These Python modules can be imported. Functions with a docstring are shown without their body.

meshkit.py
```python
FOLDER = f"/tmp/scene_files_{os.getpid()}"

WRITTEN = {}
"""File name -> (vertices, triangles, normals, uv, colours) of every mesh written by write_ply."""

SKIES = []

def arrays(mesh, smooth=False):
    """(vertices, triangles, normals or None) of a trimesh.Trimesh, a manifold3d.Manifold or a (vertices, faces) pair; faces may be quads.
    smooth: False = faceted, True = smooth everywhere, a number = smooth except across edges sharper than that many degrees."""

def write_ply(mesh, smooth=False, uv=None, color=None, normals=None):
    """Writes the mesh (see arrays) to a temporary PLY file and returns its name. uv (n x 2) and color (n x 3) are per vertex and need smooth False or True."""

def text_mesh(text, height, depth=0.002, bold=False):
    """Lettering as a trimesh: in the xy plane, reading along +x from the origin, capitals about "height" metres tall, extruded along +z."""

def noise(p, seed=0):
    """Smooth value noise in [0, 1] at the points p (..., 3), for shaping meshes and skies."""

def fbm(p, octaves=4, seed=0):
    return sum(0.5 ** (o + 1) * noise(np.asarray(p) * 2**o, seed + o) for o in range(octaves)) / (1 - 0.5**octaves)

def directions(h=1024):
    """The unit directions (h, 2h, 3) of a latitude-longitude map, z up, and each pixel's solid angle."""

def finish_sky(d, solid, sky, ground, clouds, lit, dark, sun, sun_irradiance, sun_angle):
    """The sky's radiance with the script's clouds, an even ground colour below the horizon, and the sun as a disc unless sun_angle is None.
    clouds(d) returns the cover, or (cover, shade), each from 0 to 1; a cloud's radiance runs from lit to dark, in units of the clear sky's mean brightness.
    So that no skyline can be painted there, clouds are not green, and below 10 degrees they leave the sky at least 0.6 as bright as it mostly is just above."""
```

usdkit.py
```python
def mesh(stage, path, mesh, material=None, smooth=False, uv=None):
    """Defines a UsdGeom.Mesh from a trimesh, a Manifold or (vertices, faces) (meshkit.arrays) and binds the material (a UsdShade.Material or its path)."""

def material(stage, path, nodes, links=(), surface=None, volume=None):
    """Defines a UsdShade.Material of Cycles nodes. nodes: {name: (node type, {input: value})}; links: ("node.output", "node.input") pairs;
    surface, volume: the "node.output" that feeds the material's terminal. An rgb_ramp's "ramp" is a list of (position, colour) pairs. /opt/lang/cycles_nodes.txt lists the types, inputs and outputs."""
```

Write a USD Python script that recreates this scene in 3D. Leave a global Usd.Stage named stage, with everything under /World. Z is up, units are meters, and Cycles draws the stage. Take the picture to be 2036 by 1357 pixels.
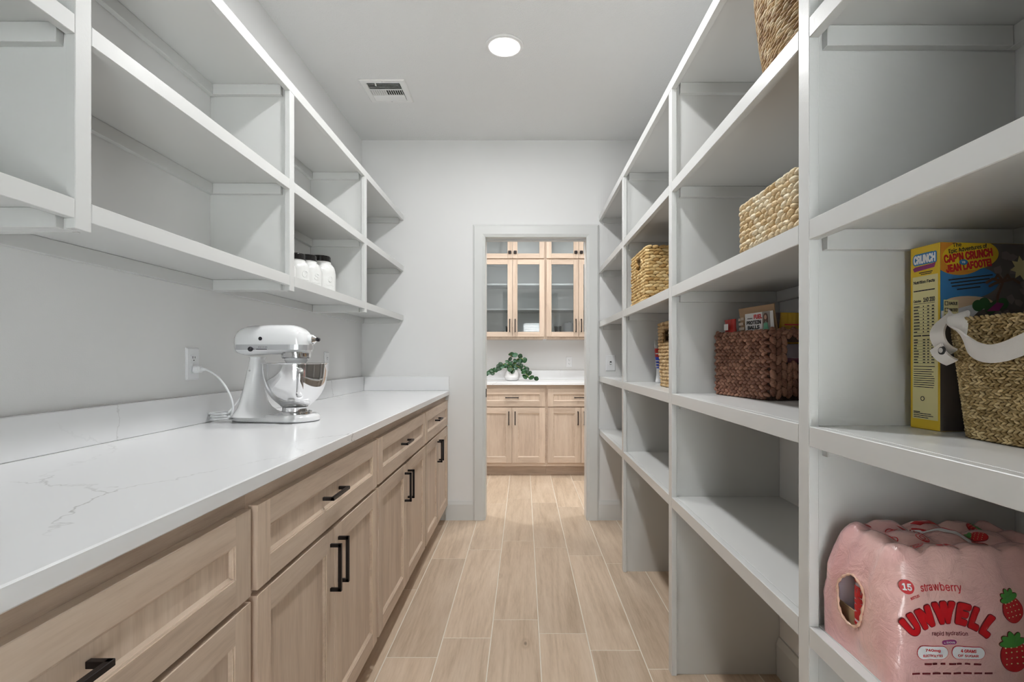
import math, glob, random
import numpy as np
import trimesh
import manifold3d as m3
from shapely import affinity, union_all
from shapely.geometry import Polygon, Point, box as sbox, LineString
from pxr import Usd, UsdGeom, UsdLux, UsdShade, Sdf, Gf
import usdkit, meshkit

stage = Usd.Stage.CreateInMemory()
UsdGeom.SetStageUpAxis(stage, "Z")
UsdGeom.SetStageMetersPerUnit(stage, 1.0)
UsdGeom.Xform.Define(stage, "/World")
UsdGeom.Scope.Define(stage, "/World/Looks")
rng = np.random.default_rng(7)

# ------------------------------------------------------------------ camera, sky, lamps, exposure
FPX, VPX, VPY, W, H = 1025.0, 1041.3, 712.8, 2036.0, 1357.0
CAM_Z = 1.1675
cam = UsdGeom.Camera.Define(stage, "/World/camera")
cam.CreateHorizontalApertureAttr(36.0)
cam.CreateVerticalApertureAttr(36.0 * H / W)
cam.CreateFocalLengthAttr(36.0 * FPX / W)
cam.CreateHorizontalApertureOffsetAttr((W / 2 - VPX) / W * 36.0)
cam.CreateVerticalApertureOffsetAttr((VPY - H / 2) / W * 36.0)
cam.CreateClippingRangeAttr(Gf.Vec2f(0.05, 100.0))
cam.AddTranslateOp().Set((0, 0, CAM_Z))
cam.AddRotateXOp().Set(90.0)
cam.CreateExposureAttr(0.64)
LAMP = 182.0          # radiance of the pantry's two ceiling lamps
LAMP_NEAR = 272.0     # the second one, out of the picture
HALL_LAMP = 205.0
dome = UsdLux.DomeLight.Define(stage, "/World/sky")     # soft daylight, reaches the room through the door behind the camera
dome.CreateIntensityAttr(4.0)
dome.CreateColorAttr(Gf.Vec3f(1.0, 1.0, 1.0))

# ------------------------------------------------------------------ helpers
BASE, USED = {}, {}


def uniq(parent, name):
    k = (parent, name)
    n = USED.get(k, 0)
    USED[k] = n + 1
    return f"{parent}/{name}" if n == 0 else f"{parent}/{name}_{n:03d}"


def setd(prim, label=None, cat=None, group=None, kind=None):
    for k, v in (("label", label), ("category", cat), ("group", group), ("kind", kind)):
        if v:
            prim.SetCustomDataByKey(k, v)


def thing(name, label, cat, loc=(0, 0, 0), rotz=0, group=None, kind=None, local=False):
    p = uniq("/World", name)
    x = UsdGeom.Xform.Define(stage, p)
    x.AddTranslateOp().Set(Gf.Vec3d(*map(float, loc)))
    if rotz:
        x.AddRotateZOp().Set(float(rotz))
    setd(x.GetPrim(), label, cat, group, kind)
    BASE[p] = np.zeros(3) if local else np.array(loc, float)
    return p


def part_group(parent, name, label=None):
    p = uniq(parent, name)
    x = UsdGeom.Xform.Define(stage, p)
    setd(x.GetPrim(), label)
    BASE[p] = BASE[parent]
    return p


def P(parent, name, mesh, mat, smooth=False, label=None, kind=None, tone=None):
    p = uniq(parent, name)
    v, f = vf(mesh)
    v = v - BASE.get(parent, np.zeros(3))
    m = usdkit.mesh(stage, p, (v, f), mat, smooth=smooth)
    setd(m.GetPrim(), label, kind=kind)
    if tone is not None:      # one value for each strand, constant over its vertices
        tv = np.repeat(rng.uniform(0, 1, tone), len(v) // tone).astype(np.float32)
        UsdGeom.PrimvarsAPI(m).CreatePrimvar("tone", Sdf.ValueTypeNames.FloatArray, "vertex").Set(tv.tolist())
    BASE[p] = BASE.get(parent, np.zeros(3))
    return p


def top(name, mesh, mat, label, cat, smooth=False, group=None, kind=None):
    p = uniq("/World", name)
    m = usdkit.mesh(stage, p, vf(mesh), mat, smooth=smooth)
    setd(m.GetPrim(), label, cat, group, kind)
    BASE[p] = np.zeros(3)
    return p


def vf(mesh):
    if hasattr(mesh, "to_mesh"):
        mm = mesh.to_mesh()
        return np.array(mm.vert_properties[:, :3], float), np.array(mm.tri_verts, int)
    if isinstance(mesh, tuple):
        v, f = np.asarray(mesh[0], float), np.asarray(mesh[1], int)
        if f.shape[1] == 4:
            f = np.vstack([f[:, [0, 1, 2]], f[:, [0, 2, 3]]])
        return v, f
    return np.array(mesh.vertices, float), np.array(mesh.faces, int)


def cat(*ms):
    V, F, n = [], [], 0
    for m in ms:
        v, f = vf(m)
        V.append(v); F.append(f + n); n += len(v)
    return np.vstack(V), np.vstack(F)


def cbox(x0, x1, y0, y1, z0, z1, c=0.0015):
    x0, x1 = min(x0, x1), max(x0, x1); y0, y1 = min(y0, y1), max(y0, y1); z0, z1 = min(z0, z1), max(z0, z1)
    c = min(c, (x1 - x0) * .45, (y1 - y0) * .45, (z1 - z0) * .45)
    if c <= 0:
        m = trimesh.creation.box((x1 - x0, y1 - y0, z1 - z0)); m.apply_translation(((x0 + x1) / 2, (y0 + y1) / 2, (z0 + z1) / 2))
        return vf(m)
    pts = []
    for sx, X in ((1, x0), (-1, x1)):
        for sy, Y in ((1, y0), (-1, y1)):
            for sz, Z in ((1, z0), (-1, z1)):
                pts += [(X, Y + sy * c, Z + sz * c), (X + sx * c, Y, Z + sz * c), (X + sx * c, Y + sy * c, Z)]
    return vf(m3.Manifold.hull_points(np.array(pts, float)))


def xf(mesh, rz=0.0, t=(0, 0, 0), M=None):
    v, f = vf(mesh)
    if M is not None:
        v = v @ np.asarray(M, float).T
    if rz:
        a = math.radians(rz); c, s = math.cos(a), math.sin(a)
        v = v @ np.array([[c, -s, 0], [s, c, 0], [0, 0, 1]]).T
    return v + np.array(t, float), f


def lathe(prof, n=48, axis="z", at=(0, 0, 0)):
    """prof: list of (r, z); open profile turned about the axis."""
    prof = np.array(prof, float)
    a = np.arange(n) * 2 * np.pi / n
    v = np.stack([prof[:, None, 0] * np.cos(a), prof[:, None, 0] * np.sin(a), np.broadcast_to(prof[:, None, 1], (len(prof), n))], -1).reshape(-1, 3)
    i, j = np.meshgrid(np.arange(len(prof) - 1), np.arange(n), indexing="ij")
    q = np.stack([i * n + j, i * n + (j + 1) % n, (i + 1) * n + (j + 1) % n, (i + 1) * n + j], -1).reshape(-1, 4)
    if axis == "x":
        v = v[:, [2, 0, 1]]
    elif axis == "y":
        v = v[:, [1, 2, 0]]
    v, f = vf((v + np.array(at, float), q))
    t = trimesh.Trimesh(v, f, process=True); t.merge_vertices()
    return vf(t)


def loft(rings, close=True, caps=True):
    """rings: (k, n, 3) closed loops."""
    R = np.array(rings, float); k, n = R.shape[:2]
    i, j = np.meshgrid(np.arange(k - 1), np.arange(n), indexing="ij")
    q = np.stack([i * n + j, i * n + (j + 1) % n, (i + 1) * n + (j + 1) % n, (i + 1) * n + j], -1).reshape(-1, 4)
    v, f = vf((R.reshape(-1, 3), q))
    if caps:
        c0, c1 = len(v), len(v) + 1
        v = np.vstack([v, R[0].mean(0), R[-1].mean(0)])
        jj = np.arange(n)
        f = np.vstack([f, np.stack([np.full(n, c0), (jj + 1) % n, jj], 1), np.stack([np.full(n, c1), (k - 1) * n + jj, (k - 1) * n + (jj + 1) % n], 1)])
    return v, f


def spline(pts, n):
    pts = np.array(pts, float)
    from scipy.interpolate import CubicSpline
    d = np.r_[0, np.cumsum(np.linalg.norm(np.diff(pts, axis=0), axis=1))]
    return CubicSpline(d, pts)(np.linspace(0, d[-1], n))


def tube(pts, r, sides=10, caps=True):
    p = np.array(pts, float)
    t = np.gradient(p, axis=0); t /= np.linalg.norm(t, axis=1, keepdims=True) + 1e-12
    ref = np.array([0, 0, 1.0]) if abs(t[0][2]) < .9 else np.array([1.0, 0, 0])
    a = np.cross(t[0], ref); a /= np.linalg.norm(a)
    rings, ang = [], np.arange(sides) * 2 * np.pi / sides
    rr = np.broadcast_to(r, (len(p),))
    for k in range(len(p)):
        a = a - t[k] * (a @ t[k]); a /= np.linalg.norm(a)
        b = np.cross(t[k], a)
        rings.append(p[k] + rr[k] * (np.cos(ang)[:, None] * a + np.sin(ang)[:, None] * b))
    return loft(rings, caps=caps)


def hull(pts):
    return vf(m3.Manifold.hull_points(np.array(pts, float)))


def rrect(a, b, r, n=8):
    """Closed loop (x, y) of a rounded rectangle of half sizes a, b."""
    out = []
    for cx, cy, s in ((a - r, b - r, 0), (-a + r, b - r, 1), (-a + r, -b + r, 2), (a - r, -b + r, 3)):
        for k in range(n + 1):
            t = (s + k / n) * np.pi / 2
            out.append((cx + r * np.cos(t), cy + r * np.sin(t)))
    return np.array(out)


_FONT = {}


def text_poly(text, height, bold=0, slant=0.0):
    from PIL import Image, ImageDraw, ImageFont
    if "f" not in _FONT:
        _FONT["f"] = ImageFont.truetype(glob.glob("/opt/blender-*/*/datafiles/fonts/Inter.woff2")[0], 96)
    font = _FONT["f"]
    x0, y0, x1, y1 = font.getbbox(text, anchor="ls", stroke_width=bold)
    im = Image.new("L", (x1 - x0 + 8, y1 - y0 + 8))
    ImageDraw.Draw(im).text((4 - x0, 4 - y0), text, 255, font, anchor="ls", stroke_width=bold)
    on = np.pad(np.asarray(im) > 127, ((0, 0), (1, 1))).astype(np.int8)
    rows, starts = np.nonzero(np.diff(on, axis=1) == 1)
    ends = np.nonzero(np.diff(on, axis=1) == -1)[1]
    from shapely import box as vbox
    shape = union_all(vbox(starts, -rows - 1, ends, -rows)).buffer(0.6).buffer(-0.6).simplify(0.7)
    s = height / 70.0
    return affinity.affine_transform(shape, [s, slant * s, 0, s, -4 * s, (4 - y0) * s])


def fit(poly, u0, v0, width=None, height=None):
    """Moves a 2D shape so that its lower left corner sits at (u0, v0), scaled to width and/or height."""
    a, b, c, d = poly.bounds
    sx = width / (c - a) if width else None
    sy = height / (d - b) if height else None
    sx, sy = sx or sy, sy or sx
    return affinity.translate(affinity.scale(poly, sx, sy, origin=(a, b)), u0 - a, v0 - b)


def polys(s):
    return [g for g in getattr(s, "geoms", [s]) if isinstance(g, Polygon) and g.area > 1e-10]


def decal(shape, place, depth=0.0004, seg=None, lift=0.0):
    """Print: a 2D shape as a thin mesh laid on a surface. place(u, v, n) -> world points."""
    ms = []
    for g in polys(shape):
        m = trimesh.creation.extrude_polygon(g, depth, engine="earcut")
        if seg:
            v, f = trimesh.remesh.subdivide_to_size(m.vertices, m.faces, seg, max_iter=12)
            m = trimesh.Trimesh(v, f, process=False)
        ms.append(vf(m))
    if not ms:
        return None
    v, f = cat(*ms)
    return place(v[:, 0], v[:, 1], v[:, 2] + lift), f


# ------------------------------------------------------------------ materials
MAT = {}


def mat(name, nodes, links, surface="p.BSDF"):
    MAT[name] = usdkit.material(stage, f"/World/Looks/{name}", nodes, links, surface=surface)
    return MAT[name]


def plain(name, col, rough=0.5, metal=0.0, spec=0.5, coat=0.0, bump=None, emit=None, sheen=0.0):
    p = {"base_color": col, "roughness": rough, "metallic": metal, "specular_ior_level": spec}
    if coat:
        p.update(coat_weight=coat, coat_roughness=0.08)
    if emit:
        p.update(emission_color=(0.99, 0.995, 1.0), emission_strength=emit)
    if sheen:
        p.update(sheen_weight=sheen)
    nodes, links = {"p": ("principled_bsdf", p)}, []
    if bump:
        nodes.update(g=("geometry", {}), n=("noise_texture", {"scale": bump[0], "detail": 2.0}), b=("bump", {"strength": bump[1], "distance": bump[2]}))
        links += [("g.position", "n.vector"), ("n.fac", "b.height"), ("b.normal", "p.normal")]
    return mat(name, nodes, links)


def wood(name, axis, c0, c1, c2, rough=0.42, fine=1.0, knots=False, bumpd=0.0006, ring=0.10, pore=0.34, ringf=9.0):
    """Grain along the world axis; each mesh gets its own stretch of the pattern and its own tone."""
    sc = [1.0, 1.0, 1.0]; sc["xyz".index(axis)] = 0.085
    nodes = {
        "g": ("geometry", {}), "o": ("object_info", {}),
        "m": ("math", {"math_type": "multiply", "value2": 37.0}), "cx": ("combine_xyz", {}),
        "va": ("vector_math", {"math_type": "add"}),
        "mp": ("mapping", {"scale": tuple(sc)}),
        "n1": ("noise_texture", {"scale": 13.0 * fine, "detail": 3.0, "roughness": 0.55, "distortion": 0.9}),
        "n2": ("noise_texture", {"scale": 120.0 * fine, "detail": 3.0, "roughness": 0.65}),
        "nr": ("noise_texture", {"scale": 6.5 * fine, "detail": 1.0, "roughness": 0.4, "distortion": 0.6}), "rm": ("math", {"math_type": "multiply", "value2": ringf}), "w": ("math", {"math_type": "pingpong", "value2": 1.0}),
        "mx": ("mix_float", {"fac": ring}), "mx2": ("mix_float", {"fac": pore}),
        "r": ("rgb_ramp", {"ramp": [(0.24, c0), (0.5, c1), (0.74, c2)]}),
        "mr": ("map_range", {"from_min": 0.0, "from_max": 1.0, "to_min": 0.9, "to_max": 1.07}),
        "h": ("hsv", {}),
        "b": ("bump", {"strength": 0.35, "distance": bumpd}),
        "p": ("principled_bsdf", {"roughness": rough, "specular_ior_level": 0.4}),
    }
    links = [("o.random", "m.value1"), ("m.value", "cx.x"), ("m.value", "cx.y"), ("m.value", "cx.z"), ("g.position", "va.vector1"), ("cx.vector", "va.vector2"),
             ("va.vector", "mp.vector"), ("mp.vector", "n1.vector"), ("mp.vector", "n2.vector"), ("mp.vector", "nr.vector"), ("nr.fac", "rm.value1"), ("rm.value", "w.value1"),
             ("n1.fac", "mx.a"), ("w.value", "mx.b"), ("mx.value" if False else "mx.result", "mx2.a"), ("n2.fac", "mx2.b"), ("mx2.result", "r.fac"),
             ("o.random", "mr.value"), ("mr.result", "h.value"), ("n2.fac", "b.height"), ("b.normal", "p.normal")]
    if knots:
        nodes.update(mk=("mapping", {"scale": tuple(3.4 if a != axis else 1.5 for a in "xyz")}), vo=("voronoi_texture", {"scale": 1.0, "randomness": 1.0}),
                     kr=("rgb_ramp", {"ramp": [(0.0, (.12, .10, .08)), (0.018, (.3, .27, .24)), (0.03, (.85, .82, .8)), (0.05, (.8, .77, .74)), (0.075, (1, 1, 1))]}), km=("mix_color", {"blend_type": "multiply", "fac": 0.8}))
        links += [("va.vector", "mk.vector"), ("mk.vector", "vo.vector"), ("vo.distance", "kr.fac"), ("r.color", "km.a"), ("kr.color", "km.b"), ("km.result", "h.color")]
    else:
        links += [("r.color", "h.color")]
    links += [("h.color", "p.base_color")]
    return mat(name, nodes, links)


WALLC = (0.765, 0.765, 0.757)
wall_m = plain("wall_paint", WALLC, 0.75, bump=(260.0, 0.12, 0.002))
ceil_m = plain("ceiling_paint", (0.77, 0.775, 0.77), 0.8, bump=(130.0, 0.45, 0.004))
trim_m = plain("trim_paint", (0.665, 0.673, 0.658), 0.33, bump=(60.0, 0.05, 0.002))
shelf_m = plain("shelf_paint", (0.662, 0.667, 0.653), 0.3, bump=(170.0, 0.1, 0.0015))
grout_m = plain("grout", (0.80, 0.74, 0.64), 0.9)
white_pl = plain("white_plastic", (0.82, 0.83, 0.84), 0.35)
slot_m = plain("dark_slot", (0.03, 0.03, 0.03), 0.6)
black_metal = plain("dark_bronze", (0.022, 0.018, 0.018), 0.38, metal=0.6)
steel = plain("polished_steel", (0.82, 0.82, 0.83), 0.06, metal=1.0)
chrome = plain("chrome", (0.75, 0.75, 0.76), 0.12, metal=1.0)
enamel = plain("white_enamel", (0.84, 0.845, 0.85), 0.16, coat=0.6)
band_m = plain("silver_band", (0.62, 0.63, 0.65), 0.3, metal=0.55)
black_pl = plain("black_plastic", (0.018, 0.017, 0.022), 0.3)
ceramic = plain("white_ceramic", (0.80, 0.80, 0.78), 0.25, coat=0.3)
lid_m = plain("black_lid", (0.012, 0.010, 0.010), 0.22)
lens_m = plain("lamp_lens", (0.9, 0.9, 0.9), 0.5, emit=LAMP)
lens2_m = plain("lamp_lens_near", (0.9, 0.9, 0.9), 0.5, emit=LAMP_NEAR)
hall_lens_m = plain("hall_lamp_lens", (0.9, 0.9, 0.9), 0.5, emit=HALL_LAMP)
vent_m = plain("vent_white", (0.80, 0.80, 0.79), 0.4)
vent_d = plain("vent_dark", (0.05, 0.05, 0.05), 0.8)
cab_in = plain("cabinet_inside", (0.80, 0.80, 0.80), 0.5)

tile_m = wood("plank_tile", "y", (0.43, 0.315, 0.215), (0.61, 0.475, 0.35), (0.72, 0.585, 0.455), rough=0.38, fine=1.0, ring=0.2, pore=0.38, ringf=15.0, knots=True, bumpd=0.0004)
oakc = ((0.43, 0.315, 0.235), (0.62, 0.485, 0.375), (0.73, 0.60, 0.485))
oak = {a: wood(f"oak_{a}", a, *oakc, rough=0.45) for a in "xyz"}

mat("quartz", {
    "g": ("geometry", {}), "n0": ("noise_texture", {"scale": 2.2, "detail": 6.0, "roughness": 0.68}), "mv": ("mix_vector", {"fac": 0.22}),
    "vo": ("voronoi_texture", {"feature": "distance_to_edge", "scale": 2.6, "randomness": 1.0}),
    "r": ("rgb_ramp", {"ramp": [(0.0, (0.46, 0.45, 0.45)), (0.0038, (0.62, 0.62, 0.62)), (0.0078, (0.82, 0.825, 0.83)), (1.0, (0.83, 0.835, 0.84))]}),
    "n2": ("noise_texture", {"scale": 2.3, "detail": 2.0}), "r2": ("rgb_ramp", {"ramp": [(0.52, (0, 0, 0)), (0.70, (1, 1, 1))]}),
    "mx": ("mix_color", {"a": (0.83, 0.835, 0.84)}),
    "p": ("principled_bsdf", {"roughness": 0.2, "specular_ior_level": 0.5}),
}, [("g.position", "n0.vector"), ("g.position", "mv.a"), ("n0.color", "mv.b"), ("mv.result", "vo.vector"), ("vo.distance", "r.fac"), ("g.position", "n2.vector"), ("n2.fac", "r2.fac"), ("r2.color", "mx.fac"), ("r.color", "mx.b"), ("mx.result", "p.base_color")])
# "fac" takes a float: link through the ramp's grey value
quartz = MAT["quartz"]

mat("pane_glass", {"t": ("transparent_bsdf", {"color": (0.93, 0.95, 0.95)}), "g": ("glossy_bsdf", {"roughness": 0.03, "color": (1, 1, 1)}), "f": ("fresnel", {"IOR": 1.5}), "m": ("mix_closure", {})},
    [("f.fac", "m.fac"), ("t.BSDF", "m.closure1"), ("g.BSDF", "m.closure2")], surface="m.closure")
glass_m = MAT["pane_glass"]


def weave(name, c0, c1, c2, rough=0.6):
    """Dried plant strands: every strand its own tone, fine fibres along it."""
    return mat(name, {
        "g": ("geometry", {}), "fr": ("attribute", {"attribute": "tone"}),
        "r": ("rgb_ramp", {"ramp": [(0.0, c0), (0.5, c1), (1.0, c2)]}),
        "mp": ("mapping", {"scale": (120.0, 120.0, 500.0)}), "n": ("noise_texture", {"scale": 1.0, "detail": 2.0}),
        "mr": ("map_range", {"from_min": 0.3, "from_max": 0.7, "to_min": 0.72, "to_max": 1.15}), "h": ("hsv", {}), "b": ("bump", {"strength": 0.4, "distance": 0.002}),
        "p": ("principled_bsdf", {"roughness": rough, "specular_ior_level": 0.3}),
    }, [("fr.fac", "r.fac"), ("g.position", "mp.vector"), ("mp.vector", "n.vector"), ("n.fac", "mr.value"),
        ("mr.result", "h.value"), ("r.color", "h.color"), ("h.color", "p.base_color"), ("n.fac", "b.height"), ("b.normal", "p.normal")])


weave_gold = weave("weave_golden", (0.42, 0.24, 0.075), (0.62, 0.42, 0.175), (0.76, 0.57, 0.29))
weave_pale = weave("weave_pale", (0.66, 0.48, 0.26), (0.80, 0.64, 0.41), (0.86, 0.76, 0.57))
weave_tan = weave("weave_tan", (0.40, 0.25, 0.11), (0.58, 0.40, 0.20), (0.70, 0.52, 0.30))
weave_brown = weave("weave_brown", (0.20, 0.085, 0.055), (0.31, 0.145, 0.095), (0.45, 0.235, 0.155), rough=0.36)
weave_rope = weave("weave_rope", (0.24, 0.13, 0.055), (0.46, 0.30, 0.14), (0.66, 0.53, 0.35))
weave_grass = weave("weave_seagrass", (0.34, 0.23, 0.09), (0.54, 0.39, 0.18), (0.74, 0.58, 0.32))
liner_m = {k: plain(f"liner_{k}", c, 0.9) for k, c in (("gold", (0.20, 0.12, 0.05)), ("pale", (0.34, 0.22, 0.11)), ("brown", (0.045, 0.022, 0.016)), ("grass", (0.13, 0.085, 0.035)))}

# ------------------------------------------------------------------ the room
XL, XR, YW, YB, ZC = -1.169, 0.945, 3.723, -1.25, 2.743       # left wall, right wall, end wall, wall behind the camera, ceiling
WT = 0.12                                                       # end wall thickness
DX0, DX1, DZ = -0.279, 0.455, 2.044                             # doorway in the end wall
HY, HXL, HXR = 5.66, -1.55, 2.0                                 # hall beyond: its far wall and ends


def struct(name, mesh, m, label, cat_, smooth=False):
    return top(name, mesh, m, label, cat_, smooth=smooth, kind="structure")


struct("wall_left", cbox(XL - .1, XL, YB, YW, 0, ZC, 0), wall_m, "light grey painted wall behind the upper shelves and quartz counter", "wall")
struct("wall_right", cbox(XR, XR + .1, YB, YW, 0, ZC, 0), wall_m, "light grey painted wall behind the tall open shelving", "wall")
struct("wall_back", cat(cbox(XL - .1, DX0, YW, YW + WT, 0, ZC, 0), cbox(DX1, XR + .1, YW, YW + WT, 0, ZC, 0), cbox(DX0, DX1, YW, YW + WT, DZ, ZC, 0)), wall_m,
       "light grey end wall with the cased doorway in it", "wall")
WX0, WX1, WZ0, WZ1 = -.03, .66, .2, 2.0                        # window behind the camera
struct("wall_front", cat(cbox(XL - .1, WX0, YB - .1, YB, 0, ZC, 0), cbox(WX1, XR + .1, YB - .1, YB, 0, ZC, 0), cbox(WX0, WX1, YB - .1, YB, WZ1, ZC, 0), cbox(WX0, WX1, YB - .1, YB, 0, WZ0, 0)), wall_m,
       "grey wall with a small blinded window, opposite the end wall", "wall")
wi = thing("window_1", "small window with white horizontal blinds, opposite the doorway", "window", ((WX0 + WX1) / 2, YB, WZ0), kind="structure")
P(wi, "frame", cat(cbox(WX0, WX0 + .03, YB - .07, YB - .03, WZ0, WZ1), cbox(WX1 - .03, WX1, YB - .07, YB - .03, WZ0, WZ1), cbox(WX0 + .03, WX1 - .03, YB - .07, YB - .03, WZ0, WZ0 + .03), cbox(WX0 + .03, WX1 - .03, YB - .07, YB - .03, WZ1 - .03, WZ1)), white_pl)
P(wi, "pane", cbox(WX0 + .028, WX1 - .028, YB - .052, YB - .048, WZ0 + .028, WZ1 - .028, 0), glass_m)
for k in range(35):
    z = WZ0 + .03 + k * .05
    P(wi, "slat", hull([(x, YB - .03 + dy, z + dz + t) for x in (WX0 + .004, WX1 - .004) for dy, dz in ((0, 0), (.042, .016)) for t in (0, .002)]), white_pl)
struct("ceiling", cbox(XL - .1, XR + .1, YB - .1, YW + WT / 2, ZC, ZC + .1, 0), ceil_m, "pale grey textured pantry ceiling with a round lamp and a vent", "ceiling")
struct("ceiling", cbox(HXL - .1, HXR + .1, YW + WT / 2, HY + .1, ZC, ZC + .1, 0), ceil_m, "ceiling of the passage beyond the doorway", "ceiling")
struct("wall_hall_back", cbox(HXL - .1, HXR + .1, HY, HY + .1, 0, ZC, 0), wall_m, "pale wall behind the potted plant, beyond the doorway", "wall")
struct("wall_hall_left", cbox(HXL - .1, HXL, YW + WT, HY, 0, ZC, 0), wall_m, "left end wall of the passage beyond the doorway", "wall")
struct("wall_hall_right", cbox(HXR, HXR + .1, YW + WT, HY, 0, ZC, 0), wall_m, "right end wall of the passage beyond the doorway", "wall")
struct("wall_hall_front", cat(cbox(HXL - .1, XL - .1, YW, YW + WT, 0, ZC, 0), cbox(XR + .1, HXR + .1, YW, YW + WT, 0, ZC, 0)), wall_m, "passage side of the end wall", "wall")

fl = thing("floor", "light oak wood-look plank tile floor with pale grout lines", "floor", kind="structure")
P(fl, "grout_bed", cbox(HXL - .1, HXR + .1, YB - .1, HY + .1, -.06, -.0008, 0), grout_m, label="pale grout between the planks")
PW, PL = 0.2008, 0.991
JOINT = {-1: 2.60, 0: 3.002, 1: 3.141, 2: 3.292, 3: 3.176, 4: 3.051, 5: 2.927, 6: 3.36, 7: 3.05}
for k in range(-6, 13):
    xa = -0.5376 + PW * k
    j0 = JOINT.get(k, 2.9 + 0.37 * ((k * 5) % 7) / 7)
    for q in range(-5, 4):
        ya, yb = j0 + PL * q, j0 + PL * (q + 1)
        if -1 <= k <= 7:
            lo, hi = YB, HY
            if k == -1: lo, hi = YB, HY
        else:
            lo, hi = YW + WT, HY
        ya, yb = max(ya, lo), min(yb, hi)
        if yb - ya < .03:
            continue
        P(fl, "plank", cbox(xa + .0021, xa + PW - .0021, ya + .0021, yb - .0021, -.012, 0, .0006), tile_m)

# baseboards, door casing
BB = [(0, 0), (0.014, 0), (0.014, 0.113), (0.006, 0.140), (0, 0.140)]


def baseboard(name, p0, p1, nrm, label):
    p0, p1, nrm = np.array(p0, float), np.array(p1, float), np.array(nrm, float)
    rings = [[(*(p + nrm * d), z) for d, z in BB] for p in (p0, p1)]
    struct(name, loft(rings), trim_m, label, "baseboard")


baseboard("baseboard_back", (-.64, YW), (-.3655, YW), (0, -1), "painted baseboard between the oak cabinets and the door casing")
baseboard("baseboard_back", (.5415, YW), (XR - .016, YW), (0, -1), "painted baseboard under the light switch inside the last shelf bay")
RD = [-.84, .09, 1.0, 1.912, 2.830]          # right shelving dividers
edges = [YB] + RD + [YW - .016]
for a, b in zip(edges[:-1], edges[1:]):
    baseboard("baseboard_right", (XR, a + .012), (XR, b - .012), (-1, 0), {1.0: "painted baseboard at the back of the open floor bay", 1.912: "painted baseboard in the second floor bay from the door", 2.83: "painted baseboard in the floor bay beside the door"}.get(a, "painted baseboard along the right wall nearer than the bottle pack"))

tr = thing("trim_1", "painted door casing and jambs around the doorway", "door frame", (DX0, YW, 0), kind="structure")
CP = [(0, 0), (0, .010), (.012, .014), (.018, .017), (.074, .018), (.0865, .012), (.0865, 0)]


def casing(side):
    rings = []
    for end in range(2):
        ring = []
        for w, d in CP:
            if side == "l": pt = (DX0 - w, 0 if end == 0 else DZ + w)
            elif side == "r": pt = (DX1 + w, 0 if end == 0 else DZ + w)
            else: pt = ((DX0 - w) if end == 0 else (DX1 + w), DZ + w)
            ring.append((pt[0], YW - d, pt[1]))
        rings.append(ring)
    return loft(rings)


for s in "lrh":
    P(tr, "casing", casing(s), trim_m)
P(tr, "jamb", cbox(DX0, DX0 + .0035, YW - .008, YW + WT, 0, DZ, .0005), trim_m)
P(tr, "jamb", cbox(DX1 - .0035, DX1, YW - .008, YW + WT, 0, DZ, .0005), trim_m)
P(tr, "jamb", cbox(DX0, DX1, YW - .008, YW + WT, DZ - .0035, DZ, .0005), trim_m)
P(tr, "door_stop", cbox(DX0 + .0035, DX1 - .0035, YW + .05, YW + .085, DZ - .016, DZ - .0035, .001), trim_m)
P(tr, "strike_plate", cbox(DX0 + .0035, DX0 + .0075, YW + .02, YW + .05, .885, .945, .0005), black_metal, label="dark metal strike plate on the jamb")

# ------------------------------------------------------------------ open shelving, both sides
TS, RH = 0.019, 0.0385


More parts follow.
